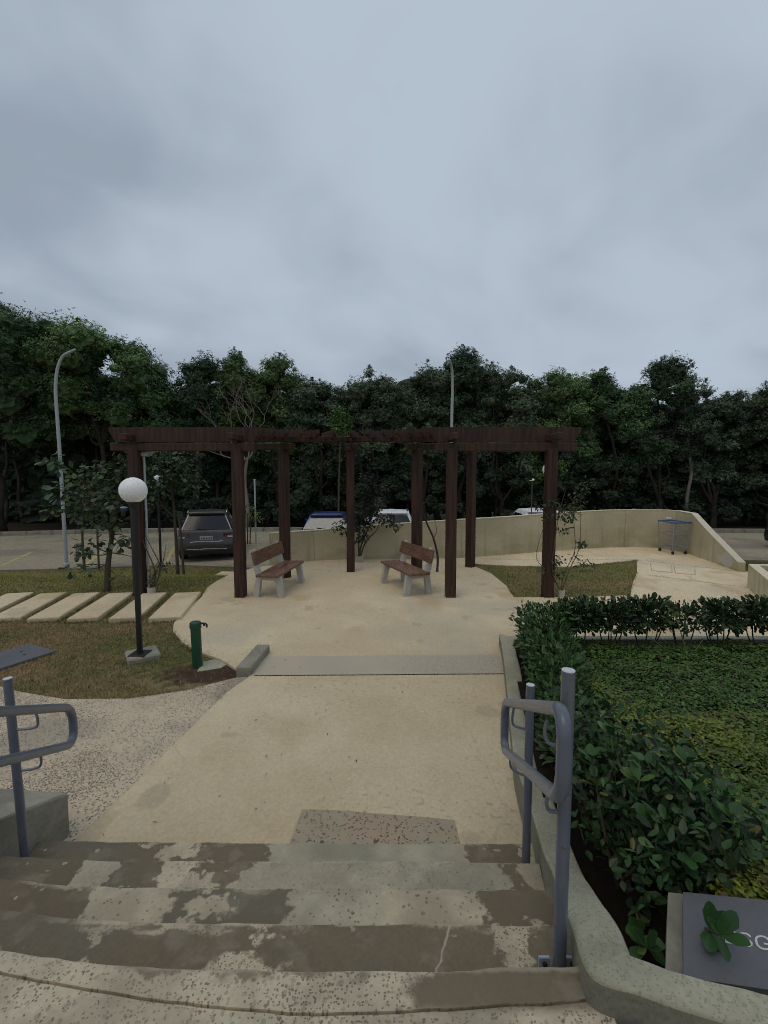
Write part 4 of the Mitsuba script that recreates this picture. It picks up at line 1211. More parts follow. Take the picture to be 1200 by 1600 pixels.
# the rest of the wood behind and below them reads as one mass
r = np.random.default_rng(77)
P, R = [], []
for x in np.arange(-36, 36, 1.1):
    nl = 11 if x < -15 else 8
    for lay in range(nl):
        h = np.interp(x, [-36, -25, -18.5, -15.6, -12.6, -11.4, -6, -4, 0, 6, 14, 17, 30], [11.0, 11.0, 9.6, 7.3, 7.3, 8.3, 8.7, 8.2, 8.3, 8.5, 8.4, 7.6, 7.4])
        z = 0.2 + (h - 1.0) * (lay + r.random()) / nl
        P.append((x + r.normal() * 0.5, 29.0 + 0.8 * (2 * r.random() - 1), z)); R.append(1.0 + 0.35 * r.random())
P, R = np.array(P), np.array(R)
C, A, idx = crown_leaves(r, P, R, 150, 0.22)
p, D, N, LL = rosettes(r, C, A, 0.14 * np.ones(len(C)))
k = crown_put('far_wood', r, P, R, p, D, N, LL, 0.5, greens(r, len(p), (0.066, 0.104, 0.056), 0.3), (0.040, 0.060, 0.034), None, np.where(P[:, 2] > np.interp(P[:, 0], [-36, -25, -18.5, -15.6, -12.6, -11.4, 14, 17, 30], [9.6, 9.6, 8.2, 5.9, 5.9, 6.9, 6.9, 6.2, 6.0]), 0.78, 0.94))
tag(k, 'dark mass of woodland behind the first row of trees', 'woodland', kind='stuff')
tr_ = []
for x in np.arange(-30, 30, 1.7):
    xx, yy_ = x + r.normal() * 0.5, 26.6 + r.random() * 1.6
    tr_.append(tube(limb_path((xx, yy_, GZ), (xx + r.normal() * 0.3, yy_, 4.5), r, 0.05), np.linspace(0.12, 0.07, 13), 6))
k = put('far_trunks', cat(*tr_), 'bark', True)
tag(k, 'dim trunks standing in the shade of the wood', 'trunks', kind='stuff')
P, R = [], []
for x in np.arange(-24, 26, 0.9):
    if x < -9.5 and r.random() < 0.65:
        continue
    hh = np.interp(x, [-24, -9, -5, 0, 6, 14, 25], [0.5, 1.4, 2.6, 3.4, 3.8, 3.2, 2.8])
    for _ in range(5 if x > -6 else 3):
        P.append((x + r.normal() * 0.5, 25.4 + r.normal() * 0.6, 0.0 + hh * r.random())); R.append(0.5 + 0.3 * r.random())
P, R = np.array(P), np.array(R)
C, A, idx = crown_leaves(r, P, R, 70, 0.2)
p, D, N, LL = rosettes(r, C, A, 0.13 * np.ones(len(C)))
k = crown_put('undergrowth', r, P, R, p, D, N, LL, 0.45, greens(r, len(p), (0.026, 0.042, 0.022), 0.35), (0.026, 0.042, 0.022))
tag(k, 'shady undergrowth along the far kerb', 'undergrowth', kind='stuff')


def bare_tree(seed, x, y, z0, forks, label, spread=0.6, r0=0.05, key='bare_tree', mat='dead_wood', depth=4):
    r = np.random.default_rng(seed)
    t = thing(key, label, 'tree')
    tubes = []

    def grow(p, d, L, rad, lv):
        q = p + unit(d) * L
        tubes.append(tube(limb_path(p, q, r, 0.10, 3), np.linspace(rad, rad * 0.62, 10), 5))
        if lv == 0:
            return
        for _ in range(2 + (r.random() < 0.55)):
            grow(q, unit(d) + spread * r.normal(size=3) * np.array([1, 0.6, 0.7]) + np.array([0, 0, 0.22]), L * (0.62 + 0.2 * r.random()), rad * 0.6, lv - 1)
    for d, L in forks:
        grow(np.array([x, y, z0]) + r.normal(size=3) * 0.08, np.array(d, float), L, r0, depth)
    put('branches', cat(*tubes), mat, True, t)
    return t


bt = bare_tree(5, -7.15, 23.6, 3.2, [((-0.8, 0, 1.0), 1.2), ((0.05, 0, 1.0), 1.5), ((0.35, 0, 1.0), 1.4), ((-1.4, 0, 0.25), 1.1)], 'leafless pale tree in front of the wood above the left wing of the pergola')
put('trunk', tube(limb_path((-7.3, 23.6, GZ), (-7.15, 23.6, 3.3), np.random.default_rng(3), 0.03), np.linspace(0.12, 0.07, 13), 8), 'dead_wood', True, bt)
bt2 = bare_tree(8, 16.6, 24.6, 5.6, [((-0.3, 0, 1), 0.75), ((0.4, 0, 1), 0.7)], 'spray of thin bare twigs on the right skyline', 0.6, 0.03, depth=3)
put('trunk', tube(limb_path((16.7, 24.6, GZ), (16.6, 24.6, 5.65), np.random.default_rng(4), 0.03), np.linspace(0.10, 0.05, 13), 8), 'dead_wood', True, bt2)


def small_tree(key, seed, stems, clumps, n, L, wid, base, label, mat='foliage', bark='young_bark', shape='obovate', category='tree', warm=0.03, droop=0.5):
    """A garden tree or plant: stems as (points, r0, r1), leaves scattered round the clumps (x, y, z, radius)."""
    r = np.random.default_rng(seed)
    t = thing(key, label, category)
    for pts, r0, r1 in stems:
        P = spline(pts, 5)
        put('stem', tube(P, np.linspace(r0, r1, len(P)), 8), bark, True, t)
    cl = np.array(clumps, float)
    w_ = cl[:, 3] ** 2
    idx = r.choice(len(cl), n, p=w_ / w_.sum())
    d = rand_dirs(r, n)
    C = cl[idx, :3] + d * (cl[idx, 3] * r.random(n) ** 0.45)[:, None] * np.array([1, 1, 0.75])
    D = d * np.array([1, 1, 0.3]) + 0.6 * r.normal(size=(n, 3)) + np.array([0, 0, -droop])
    N = np.array([0, 0, 1.0]) + 0.45 * r.normal(size=(n, 3))
    LL = L * (0.6 + 0.7 * r.random(n))
    leaf_put('crown', C, D, N, LL, LL * wid, greens(r, n, base, 0.25, warm), mat, t, shape)
    # twigs that carry the clumps
    tops = np.vstack([np.array(s[0]) for s in stems])
    tw = []
    for c in cl:
        j = np.argmin(np.linalg.norm(tops - c[:3], axis=1))
        tw.append(tube(limb_path(tops[j], c[:3], r, 0.1, 3), np.linspace(0.014, 0.004, 10), 5))
    labels[put('twigs', cat(*tw), bark, True, t)] = {'kind': 'stuff'}
    return t


g1 = small_tree('young_tree', 31, [([(-5.48, 8.73, -0.04), (-5.44, 8.73, 0.5), (-5.33, 8.73, 1.1), (-5.2, 8.72, 1.7), (-5.1, 8.72, 2.3)], 0.062, 0.02), ([(-5.40, 8.73, 0.75), (-5.30, 8.6, 1.2), (-5.5, 8.5, 1.75)], 0.03, 0.012)],
                [(-5.35, 8.7, 2.35, 0.40), (-5.75, 8.6, 2.15, 0.42), (-6.1, 8.6, 1.95, 0.33), (-5.5, 8.7, 1.75, 0.45), (-5.9, 8.7, 1.62, 0.35), (-5.05, 8.8, 2.45, 0.35), (-6.3, 8.5, 1.62, 0.22), (-6.35, 8.6, 2.55, 0.18), (-6.2, 8.6, 2.42, 0.15), (-5.1, 8.6, 1.8, 0.38), (-5.2, 8.6, 1.35, 0.22), (-5.6, 8.6, 1.35, 0.20),
                 (-5.65, 8.6, 0.95, 0.22), (-5.85, 8.55, 0.78, 0.16), (-5.15, 8.65, 0.95, 0.20), (-6.0, 8.55, 0.48, 0.16), (-5.7, 8.6, 0.45, 0.13), (-4.95, 8.7, 1.05, 0.18), (-5.25, 8.7, 0.30, 0.07), (-4.85, 8.7, 0.62, 0.06)],
                900, 0.125, 0.66, (0.066, 0.096, 0.046), 'young broad leaved tree in the left lawn behind the stepping slabs', category='young tree')
put('feeder_wire', tube([(-4.98, 8.55, 1.66), (-4.98, 8.55, 2.1)], 0.004, 4), 'car_trim', False, g1)
fd = thing('hanging_feeder', 'small blue dish with a pale rim hanging left of the front globe lamp', 'feeder')
put('dish', lathe([(0, 0), (0.035, 0.0), (0.06, 0.035), (0.062, 0.07), (0, 0.07)], 18).apply_translation([-4.98, 8.55, 1.57]), 'blue_plastic', 40, fd)
put('lid', lathe([(0, 0.071), (0.066, 0.071), (0.062, 0.092), (0.015, 0.10), (0, 0.10)], 18).apply_translation([-4.98, 8.55, 1.57]), 'pale_plastic', 40, fd)
small_tree('young_tree', 32, [([(-5.50, 11.8, -0.35), (-5.52, 11.8, 0.6), (-5.55, 11.8, 1.5), (-5.6, 11.8, 2.3)], 0.05, 0.018), ([(-5.32, 11.75, -0.35), (-5.36, 11.75, 0.7), (-5.42, 11.75, 1.35)], 0.035, 0.03), ([(-5.55, 11.8, 1.2), (-5.8, 11.7, 1.5), (-6.0, 11.7, 2.1)], 0.022, 0.01)],
           [(-5.6, 11.8, 2.5, 0.5), (-6.1, 11.7, 2.45, 0.45), (-5.2, 11.7, 2.3, 0.45), (-6.2, 11.7, 1.95, 0.40), (-5.0, 11.7, 2.0, 0.35), (-5.7, 11.6, 2.0, 0.4), (-5.1, 11.8, 2.75, 0.4), (-6.0, 11.8, 2.85, 0.3), (-6.1, 11.7, 1.55, 0.25)],
           1000, 0.14, 0.52, (0.050, 0.080, 0.040), 'slim young tree on a stake left of the grey brown car', category='young tree')
small_tree('young_tree', 33, [([(-8.93, 13.2, -0.5), (-8.95, 13.2, 0.4), (-8.9, 13.2, 1.2), (-8.85, 13.2, 1.7)], 0.04, 0.02), ([(-8.5, 13.2, -0.5), (-8.5, 13.2, 0.6)], 0.03, 0.028)],
           [(-8.7, 13.2, 1.3, 0.3), (-8.4, 13.2, 0.9, 0.3), (-8.9, 13.2, 1.0, 0.25)], 150, 0.12, 0.55, (0.034, 0.052, 0.028), 'staked sapling at the car park edge behind the young broad leaved tree', category='sapling')
g4 = small_tree('garden_shrub', 34, [([(-4.41, 8.36, 0.0), (-4.35, 8.4, 0.45), (-4.55, 8.4, 1.0), (-4.6, 8.4, 1.25)], 0.02, 0.006), ([(-4.40, 8.36, 0.0), (-4.25, 8.4, 0.5), (-4.4, 8.4, 0.9), (-4.5, 8.4, 1.12)], 0.016, 0.005), ([(-4.40, 8.36, 0.0), (-4.2, 8.4, 0.6), (-4.12, 8.4, 0.95)], 0.014, 0.004)],
                [(-4.25, 8.36, 0.52, 0.15), (-4.35, 8.36, 0.38, 0.12), (-4.15, 8.36, 0.6, 0.14), (-4.4, 8.36, 0.26, 0.08)], 70, 0.07, 0.5, (0.045, 0.05, 0.026), 'twiggy plant in a pale collar beside the leftmost pergola post', category='plant')
put('collar', lathe([(0.05, -0.05), (0.075, -0.05), (0.075, 0.15), (0.05, 0.15)], 18).apply_translation([-4.41, 8.36, 0]), 'pvc', 40, g4)
g5 = small_tree('garden_shrub', 35, [([(-0.66, 11.75, 0.0), (-0.60, 11.75, 0.45), (-0.35, 11.7, 1.0), (-0.05, 11.65, 1.25)], 0.03, 0.008), ([(-0.66, 11.75, 0.0), (-0.50, 11.75, 0.5), (-0.2, 11.7, 0.85), (-0.1, 11.65, 1.1)], 0.024, 0.007), ([(-0.66, 11.75, 0.0), (-0.66, 11.75, 0.8), (-0.5, 11.75, 1.5), (-0.45, 11.75, 2.2)], 0.026, 0.006)],
                [(-0.45, 11.7, 1.3, 0.36), (-0.25, 11.7, 1.6, 0.36), (-0.5, 11.7, 1.8, 0.30), (-0.55, 11.7, 1.0, 0.28), (-0.9, 11.7, 1.2, 0.28), (-1.2, 11.6, 0.95, 0.16), (-1.05, 11.6, 0.80, 0.12), (0.1, 11.6, 1.15, 0.24), (0.33, 11.55, 0.98, 0.13), (-0.45, 11.75, 2.25, 0.2), (-0.15, 11.7, 1.95, 0.24), (-0.55, 11.6, 0.65, 0.2), (-0.35, 11.7, 2.0, 0.25)],
                1500, 0.095, 0.58, (0.026, 0.036, 0.022), 'dark shrub behind the middle pergola post in front of the wall', category='shrub', warm=0.0)
put('collar', lathe([(0.07, -0.05), (0.105, -0.05), (0.105, 0.16), (0.07, 0.16)], 18).apply_translation([-0.66, 11.75, 0]), 'pvc', 40, g5)
cs = thing('climber_stem', 'bare curved brown stem leaning behind the right bench', 'stem')
put('stem', tube(spline([(1.26, 10.5, -0.02), (1.27, 10.5, 0.35), (1.16, 10.4, 0.8), (0.98, 10.3, 1.2), (0.86, 10.1, 1.6), (0.84, 10.02, 2.3)], 6), np.linspace(0.03, 0.014, 31), 8), 'bark', True, cs)
put('shoot', tube(spline([(1.16, 10.4, 0.8), (1.22, 10.38, 1.0), (1.17, 10.36, 1.3)], 5), np.linspace(0.01, 0.004, 11), 6), 'bark', True, cs)
vn = small_tree('climbing_vine', 36, [([(3.30, 8.22, 0.10), (3.34, 8.2, 0.45), (3.52, 8.2, 0.85), (3.5, 8.2, 1.3), (3.46, 8.2, 1.75)], 0.010, 0.004), ([(3.31, 8.22, 0.10), (3.45, 8.2, 0.55), (3.60, 8.2, 0.9), (3.62, 8.2, 1.3), (3.60, 8.2, 1.8)], 0.010, 0.004), ([(3.29, 8.22, 0.10), (3.10, 8.14, 0.5), (3.12, 8.14, 1.0), (3.20, 8.14, 1.6), (3.3, 8.14, 2.0)], 0.012, 0.004), ([(2.95, 8.14, 0.55), (2.80, 8.14, 0.75), (2.85, 8.14, 1.1), (2.98, 8.14, 1.5)], 0.006, 0.004)],
                [(3.62, 8.2, 1.0, 0.11), (3.66, 8.2, 1.03, 0.08), (3.52, 8.2, 0.78, 0.07), (3.2, 8.13, 0.72, 0.14), (3.2, 8.13, 0.45, 0.10), (3.25, 8.13, 1.25, 0.10), (3.35, 8.15, 1.55, 0.22), (3.45, 8.15, 1.75, 0.2), (3.6, 8.15, 2.0, 0.16), (3.7, 8.15, 2.15, 0.12), (3.05, 8.13, 1.8, 0.10), (2.85, 8.13, 1.7, 0.10), (2.9, 8.13, 0.5, 0.06), (3.02, 8.13, 1.45, 0.12)],
                560, 0.065, 0.6, (0.045, 0.065, 0.026), 'thin climbing vine on the rightmost pergola post, rooted in a pale collar', category='vine')
put('collar', lathe([(0.04, -0.05), (0.062, -0.05), (0.062, 0.13), (0.04, 0.13)], 18).apply_translation([3.31, 8.22, 0]), 'pvc', 40, vn)
small_tree('weed', 37, [([(4.75, 10.6, -0.03), (4.78, 10.6, 0.15), (4.85, 10.6, 0.28)], 0.006, 0.003)], [(4.75, 10.6, 0.2, 0.12), (4.95, 10.6, 0.16, 0.10), (4.55, 10.6, 0.12, 0.09)], 60, 0.07, 0.5, (0.05, 0.075, 0.03), 'small leafy weed in the right lawn patch', category='weed')
small_tree('roadside_bush', 38, [([(-5.55, 18.4, -0.5), (-5.5, 18.4, 0.3), (-5.45, 18.4, 0.9)], 0.03, 0.01), ([(-5.65, 18.4, -0.5), (-5.62, 18.4, 0.8)], 0.028, 0.02)], [(-5.3, 18.4, 0.75, 0.35), (-5.5, 18.4, 1.1, 0.25), (-5.2, 18.4, 0.5, 0.22)], 150, 0.11, 0.4, (0.10, 0.14, 0.03), 'yellow green staked bush beside the thin pale pole', category='bush')

small_tree('slim_tree', 39, [([(-2.45, 23.9, -0.55), (-2.4, 23.9, 2.0), (-2.3, 23.9, 4.2), (-2.25, 23.9, 5.4)], 0.06, 0.02)], [(-2.25, 23.8, 5.45, 0.45), (-2.0, 23.8, 5.1, 0.40), (-2.5, 23.8, 5.0, 0.38), (-2.1, 23.8, 4.5, 0.40), (-2.45, 23.8, 5.75, 0.25)], 900, 0.16, 0.42, (0.085, 0.165, 0.045), 'slim light green tree standing out of the darker wood above the middle of the pergola', droop=0.3)

# ------------------------------------------------ hedges and the planting bed
GH = (0.040, 0.080, 0.026)


def hedge_shrub(seed, x, y, z0, rx, ry, zlo, zhi, n, base, label, group, L=0.058, wid=0.42, stems=4, mat='glossy_leaf', see=0.0, warm=0.02):
    r = np.random.default_rng(seed)
    t = thing('hedge_shrub', label, 'shrub', group)
    zc, rz = (zlo + zhi) / 2, (zhi - zlo) / 2
    d = rand_dirs(r, n)
    lump = 0.75 + 0.5 * meshkit.noise(d * 2.4 + seed, seed)
    k = (r.random(n) ** 0.42) * lump
    box = np.sign(d) * np.abs(d) ** 0.62
    C = np.array([x, y, zc]) + box * k[:, None] * np.array([rx, ry, rz]) * 0.86
    C[:, 2] = np.clip(C[:, 2], zlo - 0.05, zhi + 0.05)
    D = box + 0.7 * r.normal(size=(n, 3)) + np.array([0, 0, 0.45])
    N = np.array([0, 0, 0.9]) + 0.5 * d + 0.4 * r.normal(size=(n, 3))
    LL = L * (0.65 + 0.7 * r.random(n))
    young = (C[:, 2] > zhi - 0.10) & (r.random(n) < 0.35)
    col = greens(r, n, base, 0.28, warm)
    col[young] *= np.array([1.5, 1.55, 1.2])
    leaf_put('foliage', C, D, N, LL, LL * wid, col, mat, t, 'obovate', 0.16)
    for i in range(stems):
        a = r.random() * 6.28
        e = np.array([x + 0.7 * rx * math.cos(a), y + 0.6 * ry * math.sin(a), zlo + (zhi - zlo) * (0.45 + 0.4 * r.random())])
        b = np.array([x + 0.07 * rx * math.cos(a), y + 0.07 * math.sin(a), z0 - 0.03])
        m_ = (b + e) / 2 + np.array([0.12 * math.cos(a) * rx, 0.1 * math.sin(a) * ry, -0.02])
        put('stem', tube(spline([b, m_, e], 5), np.linspace(0.011, 0.004, 11), 6), 'bark', True, t)
    return t


gb = 'shrubs of the low hedge behind the planting bed'
for i, (x, rx, zh, n, lab) in enumerate([(2.40, 0.27, 0.73, 1500, 'first shrub of the back hedge, beside the thick corner of the hedge'), (2.80, 0.27, 0.72, 1250, 'second shrub of the back hedge, with thin dark stems'), (3.25, 0.30, 0.75, 1350, 'third and fullest shrub of the back hedge on a forked stem'),
                                         (3.72, 0.22, 0.66, 450, 'thin gappy shrub in the middle of the back hedge'), (4.15, 0.28, 0.72, 1200, 'fifth shrub of the back hedge, dark and dense'), (4.68, 0.30, 0.74, 1250, 'rightmost shrub of the back hedge at the picture edge'), (5.3, 0.3, 0.74, 500, 'shrub of the back hedge beyond the picture edge')]):
    hedge_shrub(50 + i, x, 5.42, 0.04, rx, 0.24, 0.32, zh, int(n * 0.72), (0.032, 0.056, 0.024), lab, gb, L=0.066, wid=0.52, stems=5)
gc = 'shrubs of the thick hedge along the kerb'
for i, (x, y, rx, zl, zh, n, lab) in enumerate([(1.95, 5.32, 0.36, 0.12, 0.73, 1500, 'bushy corner shrub where the two hedges meet'), (1.78, 4.85, 0.32, 0.14, 0.70, 1250, 'second shrub of the kerb hedge from the corner'), (1.68, 4.40, 0.30, 0.16, 0.66, 1100, 'third shrub of the kerb hedge from the corner'),
                                                (1.58, 3.95, 0.28, 0.18, 0.62, 1000, 'fourth shrub of the kerb hedge from the corner'), (1.45, 3.45, 0.26, 0.20, 0.60, 900, 'shrub of the kerb hedge level with the taller handrail post'), (1.32, 2.95, 0.25, 0.26, 0.66, 850, 'shrub of the kerb hedge just behind the near handrail post')]):
    hedge_shrub(70 + i, x, y, float(bed_z(x, y)), rx, 0.30, zl, zh, n, GH, lab, gc, L=0.062, stems=4)
yy = thing('lone_shoot', 'lone leggy yellowish shoot standing in front of the back hedge', 'plant')
for pts, rr in [([(3.45, 4.95, 0.05), (3.44, 4.98, 0.25), (3.40, 5.05, 0.5), (3.38, 5.1, 0.62)], 0.010), ([(3.47, 4.95, 0.05), (3.56, 5.0, 0.22), (3.74, 5.1, 0.36)], 0.006), ([(3.42, 4.95, 0.05), (3.22, 5.0, 0.25), (2.98, 5.15, 0.45)], 0.006)]:
    put('stem', tube(spline(pts, 5), np.linspace(rr, rr * 0.5, 5 * (len(pts) - 1) + 1), 6), 'green_stem', True, yy)
r = np.random.default_rng(9)
n = 60
P = np.array([3.38, 5.08, 0.60]) + r.normal(size=(n, 3)) * np.array([0.10, 0.08, 0.06])
leaf_put('leaf_cluster', P, r.normal(size=(n, 3)) + [0, 0, 0.4], r.normal(size=(n, 3)) * 0.4 + [0, 0, 1], 0.055, 0.025, greens(r, n, (0.07, 0.10, 0.03), 0.2), 'glossy_leaf', yy, 'obovate')

# ground cover
r = np.random.default_rng(12)
n = 95000
u = r.random(n)
y = 1.05 + (5.5 - 1.05) * r.random(n) ** 1.35
x = kerb_out_x(y) + 0.22 + (0.95 * (y + 0.9) + 0.2 - kerb_out_x(y)) * r.random(n)
keep = ~shapely.contains_xy(Polygon(LID).buffer(0.02), x, y) & (x < 5.6)
keep &= ~((y < 2.0) & (x < kerb_out_x(y) + 0.42)) & ~((y < 3.2) & (x < kerb_out_x(y) + 0.30))
keep &= ~((y < 1.7) & (x < 1.12))
x, y = x[keep], y[keep]
hump = meshkit.fbm(np.stack([x * 3.2, y * 3.2, x * 0], -1), 3, 4)
z = bed_z(x, y) + 0.03 + 0.13 * hump + 0.035 * r.random(len(x))
P = np.stack([x, y, z], -1)
D = r.normal(size=P.shape) * np.array([1, 1, 0.35])
N = r.normal(size=P.shape) * 0.40 + np.array([0, 0, 1.0])
yel = np.clip((meshkit.fbm(np.stack([x * 1.1 + 4, y * 1.0, x * 0], -1), 3, 8) - 0.45) * 5 + np.clip((2.3 - y) * 0.6 + (x - 1.6) * 0.2, -1.6, 0.8), 0, 1) * (0.25 + 0.65 * r.random(len(x)))
col = greens(r, len(x), (0.052, 0.100, 0.018), 0.32)
col = col * (1 - yel[:, None]) + yel[:, None] * np.array([0.185, 0.215, 0.028]) * (0.75 + 0.5 * r.random((len(x), 1)))
col[r.random(len(x)) < 0.03] = (0.10, 0.06, 0.03)
LL = 0.030 * (0.6 + 0.8 * r.random(len(x))) * np.clip(0.8 + 0.09 * y, 0.9, 1.3)
k = leaf_put('ground_cover', P, D, N, LL, LL * 0.55, col, 'foliage', None, 'diamond', 0.10)
tag(k, 'low green and yellow ground cover filling the planting bed', 'ground cover', kind='stuff')

# broad leaved shrub at the near end of the bed: single leaves are parts
r = np.random.default_rng(21)
bs = thing('broad_leaved_shrub', 'shrub with large oval leaves leaning over the near kerb and the lettered lid', 'shrub')
root = np.array([1.12, 1.85, 0.36])
tips = [(0.90, 2.30, 0.78), (1.02, 2.42, 0.86), (1.18, 2.35, 0.90), (1.30, 2.20, 0.92), (1.12, 2.12, 0.94), (0.98, 2.02, 0.88), (1.22, 1.98, 0.95), (1.36, 1.92, 0.93), (1.10, 1.84, 0.90), (1.28, 1.78, 0.90), (1.10, 1.74, 0.80), (1.20, 1.66, 0.85), (1.33, 1.62, 0.90),
        (0.97, 2.62, 0.80), (1.14, 2.64, 0.84), (1.30, 2.50, 0.86), (0.90, 1.42, 0.60), (1.15, 1.58, 0.78), (1.035, 1.278, 0.80), (1.44, 2.10, 0.88), (1.08, 2.25, 0.76), (1.40, 1.75, 0.90)]
lm = []
for vr in range(3):
    V, F, m_ = leaves(np.zeros((1, 3)), np.array([[1.0, 0, 0]]), np.array([[0, 0, 1.0]]), 1.0, 0.50 + 0.05 * vr, 0.10 + 0.06 * vr, 'obovate')
    for tone in ((0.032, 0.085, 0.022), (0.044, 0.105, 0.028), (0.028, 0.066, 0.024), (0.085, 0.135, 0.035)):
        lm.append(mikit.ply(raw(V, F), 'glossy_leaf', False, color=np.tile(np.array(tone), (len(V), 1))))
count = 0
for j, tpnt in enumerate(tips):
    tpnt = np.array(tpnt)
    pts = spline([root + r.normal(size=3) * 0.03, root + (tpnt - root) * 0.5 + r.normal(size=3) * 0.03 + [0, 0, -0.02], tpnt], 5)
    put('branch', tube(pts, np.linspace(0.009, 0.004, len(pts)), 6), 'green_stem' if j % 4 == 0 else 'bark', True, bs)
    for kx in range(12):
        if count >= 290:
            break
        back = 0.0 if kx < 6 else 0.05 + 0.09 * r.random()
        axis_ = unit(pts[-1] - pts[-4])
        b = tpnt - axis_ * back
        a = kx * 2.4 + r.random()
        s1 = unit(np.cross(axis_, [0.3, 0.1, 1])); s2 = np.cross(axis_, s1)
        d = unit(s1 * math.cos(a) + s2 * math.sin(a) + axis_ * (0.9 - 1.0 * (kx % 6) / 6) + np.array([0, 0, 0.25]) + 0.15 * r.normal(size=3))
        nn = unit(axis_ * 0.6 + np.array([0, 0, 0.9]) + 0.25 * r.normal(size=3))
        sd = unit(np.cross(nn, d)); nn = np.cross(d, sd)
        L = 0.070 * (0.65 + 0.6 * r.random())
        M = np.eye(4)
        M[:3, 0], M[:3, 1], M[:3, 2], M[:3, 3] = d * L, sd * L, nn * L, b
        tone = r.choice(4, p=[0.4, 0.25, 0.25, 0.10])
        again('leaf', lm[4 * (count % 3) + tone], bs, T(M))
        count += 1
n = 5200
sel = r.integers(0, len(tips), n)
P = np.array(tips)[sel] + r.normal(size=(n, 3)) * np.array([0.11, 0.13, 0.06]) - np.stack([0 * sel, 0 * sel, 0.03 + 0.40 * r.random(n) ** 1.3], -1)
P = P[(P[:, 1] > 1.50) & (P[:, 0] > kerb_out_x(P[:, 1]) + 0.09 + 0.10 * np.clip(2.2 - P[:, 1], 0, 1)) & (P[:, 0] < 1.62) & (P[:, 2] > bed_z(P[:, 0], P[:, 1]) + 0.03)]
yk = 1.85 + 1.5 * r.random(1500)
P = np.vstack([P, np.stack([kerb_out_x(yk) + 0.02 + 0.30 * r.random(1500), yk, bed_z(kerb_out_x(yk) + 0.3, yk) + 0.02 + 0.36 * r.random(1500)], -1)])
P = P[~shapely.contains_xy(Polygon(LID).buffer(0.07), P[:, 0], P[:, 1])]
n = len(P)
leaf_put('inner_foliage', P, r.normal(size=(n, 3)) + [0, 0, 0.3], r.normal(size=(n, 3)) * 0.5 + [0, 0, 1], 0.030 + 0.038 * r.random(n), 0.016 + 0.020 * r.random(n), greens(r, n, (0.034, 0.064, 0.024), 0.40, 0.05), 'glossy_leaf', bs, 'obovate')
labels['broad_leaved_shrub__inner_foliage'] = {'kind': 'stuff'}

# ---------------------------------------------------------------- grass
r = np.random.default_rng(41)
no_grass = plaza_poly.union(pebble_poly).union(Polygon(P4)).union(park)
for xn, xf, wd, _ in slabs:
    no_grass = no_grass.union(LineString([(xn, 6.82), (xf, 8.36)]).buffer(wd / 2, cap_style=2))
no_grass = shapely.simplify(no_grass, 0.01)
shapely.prepare(no_grass)


def grass(key, x0, x1, y0, y1, n, h, wd, green, dry, bias, label):
    x, y = x0 + (x1 - x0) * r.random(n), y0 + (y1 - y0) * r.random(n)
    f = meshkit.fbm(np.stack([x * 0.9, y * 1.3, x * 0], -1), 4, 6)
    dirt = np.sqrt(((x + 1.95) / 0.8) ** 2 + ((y - 5.02) / 0.5) ** 2) < 0.9 + 0.5 * (f - 0.5)
    keep = ~shapely.contains_xy(no_grass, x, y) & (~dirt | (r.random(n) < 0.06)) & (r.random(n) < np.clip(0.25 + 1.5 * f, 0, 1))
    x, y, f = x[keep], y[keep], f[keep]
    m_ = len(x)
    z = terrain_z(x, y) - 0.004
    P = np.stack([x, y, z], -1)
    a = r.random(m_) * 6.28
    lean = 0.45 + 0.55 * r.random(m_)
    D = np.stack([np.cos(a) * lean, np.sin(a) * lean, np.ones(m_)], -1)
    S = np.stack([-np.sin(a), np.cos(a), np.zeros(m_)], -1)
    H_ = h * (0.5 + 0.9 * r.random(m_))
    V = np.stack([P - S * wd / 2, P + S * wd / 2, P + unit(D) * H_[:, None]], 1).reshape(-1, 3)
    F = np.arange(3 * m_).reshape(-1, 3)
    t = np.clip((f - 0.5) * 3.5 + bias + 0.25 * r.normal(size=m_), 0, 1)[:, None]
    c = (np.array(green) * (1 - t) + np.array(dry) * t) * (0.7 + 0.6 * r.random((m_, 1)))
    k = put(key, raw(V, F), 'grass_blade', False, color=np.repeat(c, 3, 0))
    tag(k, label, 'grass', kind='stuff')


grass('front_grass', -8, -1.6, 4.25, 8.5, 120000, 0.045, 0.007, (0.140, 0.148, 0.046), (0.335, 0.225, 0.118), 0.52, 'short half dry brown grass around the front globe lamp')
grass('back_grass', -14, -2.8, 8.3, 14.0, 150000, 0.05, 0.012, (0.215, 0.230, 0.066), (0.31, 0.25, 0.11), 0.25, 'short green lawn between the stepping slabs and the car park')
grass('side_grass', 2.0, 7.0, 8.1, 12.1, 60000, 0.045, 0.010, (0.215, 0.235, 0.075), (0.34, 0.27, 0.125), 0.25, 'small curved lawn patch right of the pergola')
grass('verge_grass', 8.9, 17.0, 9.4, 15.2, 60000, 0.06, 0.015, (0.080, 0.105, 0.028), (0.13, 0.12, 0.045), 0.05, 'grass verge beyond the low end of the beige wall')

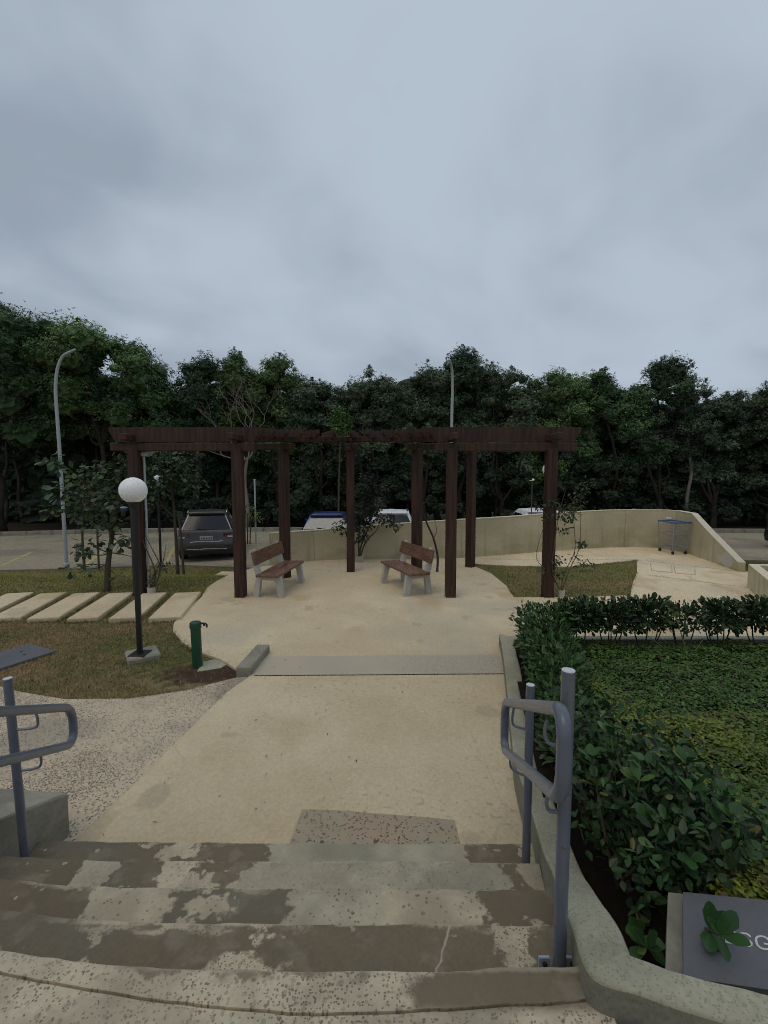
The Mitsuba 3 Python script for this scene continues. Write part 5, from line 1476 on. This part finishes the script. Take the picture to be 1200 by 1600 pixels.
# taller tufts that lap over the edges of the paving
r = np.random.default_rng(43)
pts = []
for edge in [plaza_poly.exterior, *plaza_poly.interiors, pebble_poly.exterior] + [LineString([(xn, 6.82), (xf, 8.36)]).buffer(wd / 2, cap_style=2).exterior for xn, xf, wd, _ in slabs]:
    m_ = int(edge.length * 420)
    q = shapely.get_coordinates(shapely.line_interpolate_point(edge, r.random(m_) * edge.length))
    pts.append(q + 0.022 * r.normal(size=q.shape))
q = np.vstack(pts)
box = lambda x0, x1, y0, y1: (q[:, 0] > x0) & (q[:, 0] < x1) & (q[:, 1] > y0) & (q[:, 1] < y1)
ok = (box(-8, -1.62, 4.25, 8.5) | box(-8, -2.8, 8.3, 11.4) | box(2.0, 7.0, 8.1, 12.1)) & ~shapely.contains_xy(no_grass, q[:, 0], q[:, 1])
ok &= np.sqrt(((q[:, 0] + 1.95) / 0.8) ** 2 + ((q[:, 1] - 5.02) / 0.5) ** 2) > 0.8
ok &= meshkit.noise(np.column_stack([q * 2.3, 0 * q[:, 0]]), 4) + 0.3 * r.random(len(q)) > 0.5
q = q[ok]
m_ = len(q)
a = r.random(m_) * 6.28
D = np.stack([np.cos(a) * 0.9, np.sin(a) * 0.9, np.ones(m_)], -1)
S = np.stack([-np.sin(a), np.cos(a), 0 * a], -1)
P = np.column_stack([q, terrain_z(q[:, 0], q[:, 1]) - 0.004])
V = np.stack([P - S * 0.005, P + S * 0.005, P + unit(D) * (0.055 + 0.055 * r.random((m_, 1)))], 1).reshape(-1, 3)
t = r.random((m_, 1))
k = put('edge_grass', raw(V, np.arange(3 * m_).reshape(-1, 3)), 'grass_blade', False, color=np.repeat((np.array([0.15, 0.17, 0.05]) * (1 - t) + np.array([0.30, 0.22, 0.11]) * t) * (0.7 + 0.5 * r.random((m_, 1))), 3, 0))
tag(k, 'taller grass tufts lapping over the edges of the paving and the stepping slabs', 'grass', kind='stuff')

# litter: fallen leaves and crumbs on the paving
r = np.random.default_rng(51)
n = 260
x, y = -3 + 5 * r.random(n), 2.5 + 9 * r.random(n)
ok = shapely.contains_xy(plaza_poly.buffer(-0.1), x, y)
P = np.stack([x[ok], y[ok], np.full(ok.sum(), 0.008)], -1)
m_ = len(P)
k = leaf_put('fallen_leaves', P, r.normal(size=(m_, 3)) * [1, 1, 0.05], r.normal(size=(m_, 3)) * 0.15 + [0, 0, 1], 0.010 + 0.03 * r.random(m_) ** 2, 0.010, greens(r, m_, (0.10, 0.065, 0.03), 0.4), 'foliage')
tag(k, 'scattered small fallen leaves on the plaza', 'leaves', kind='stuff')
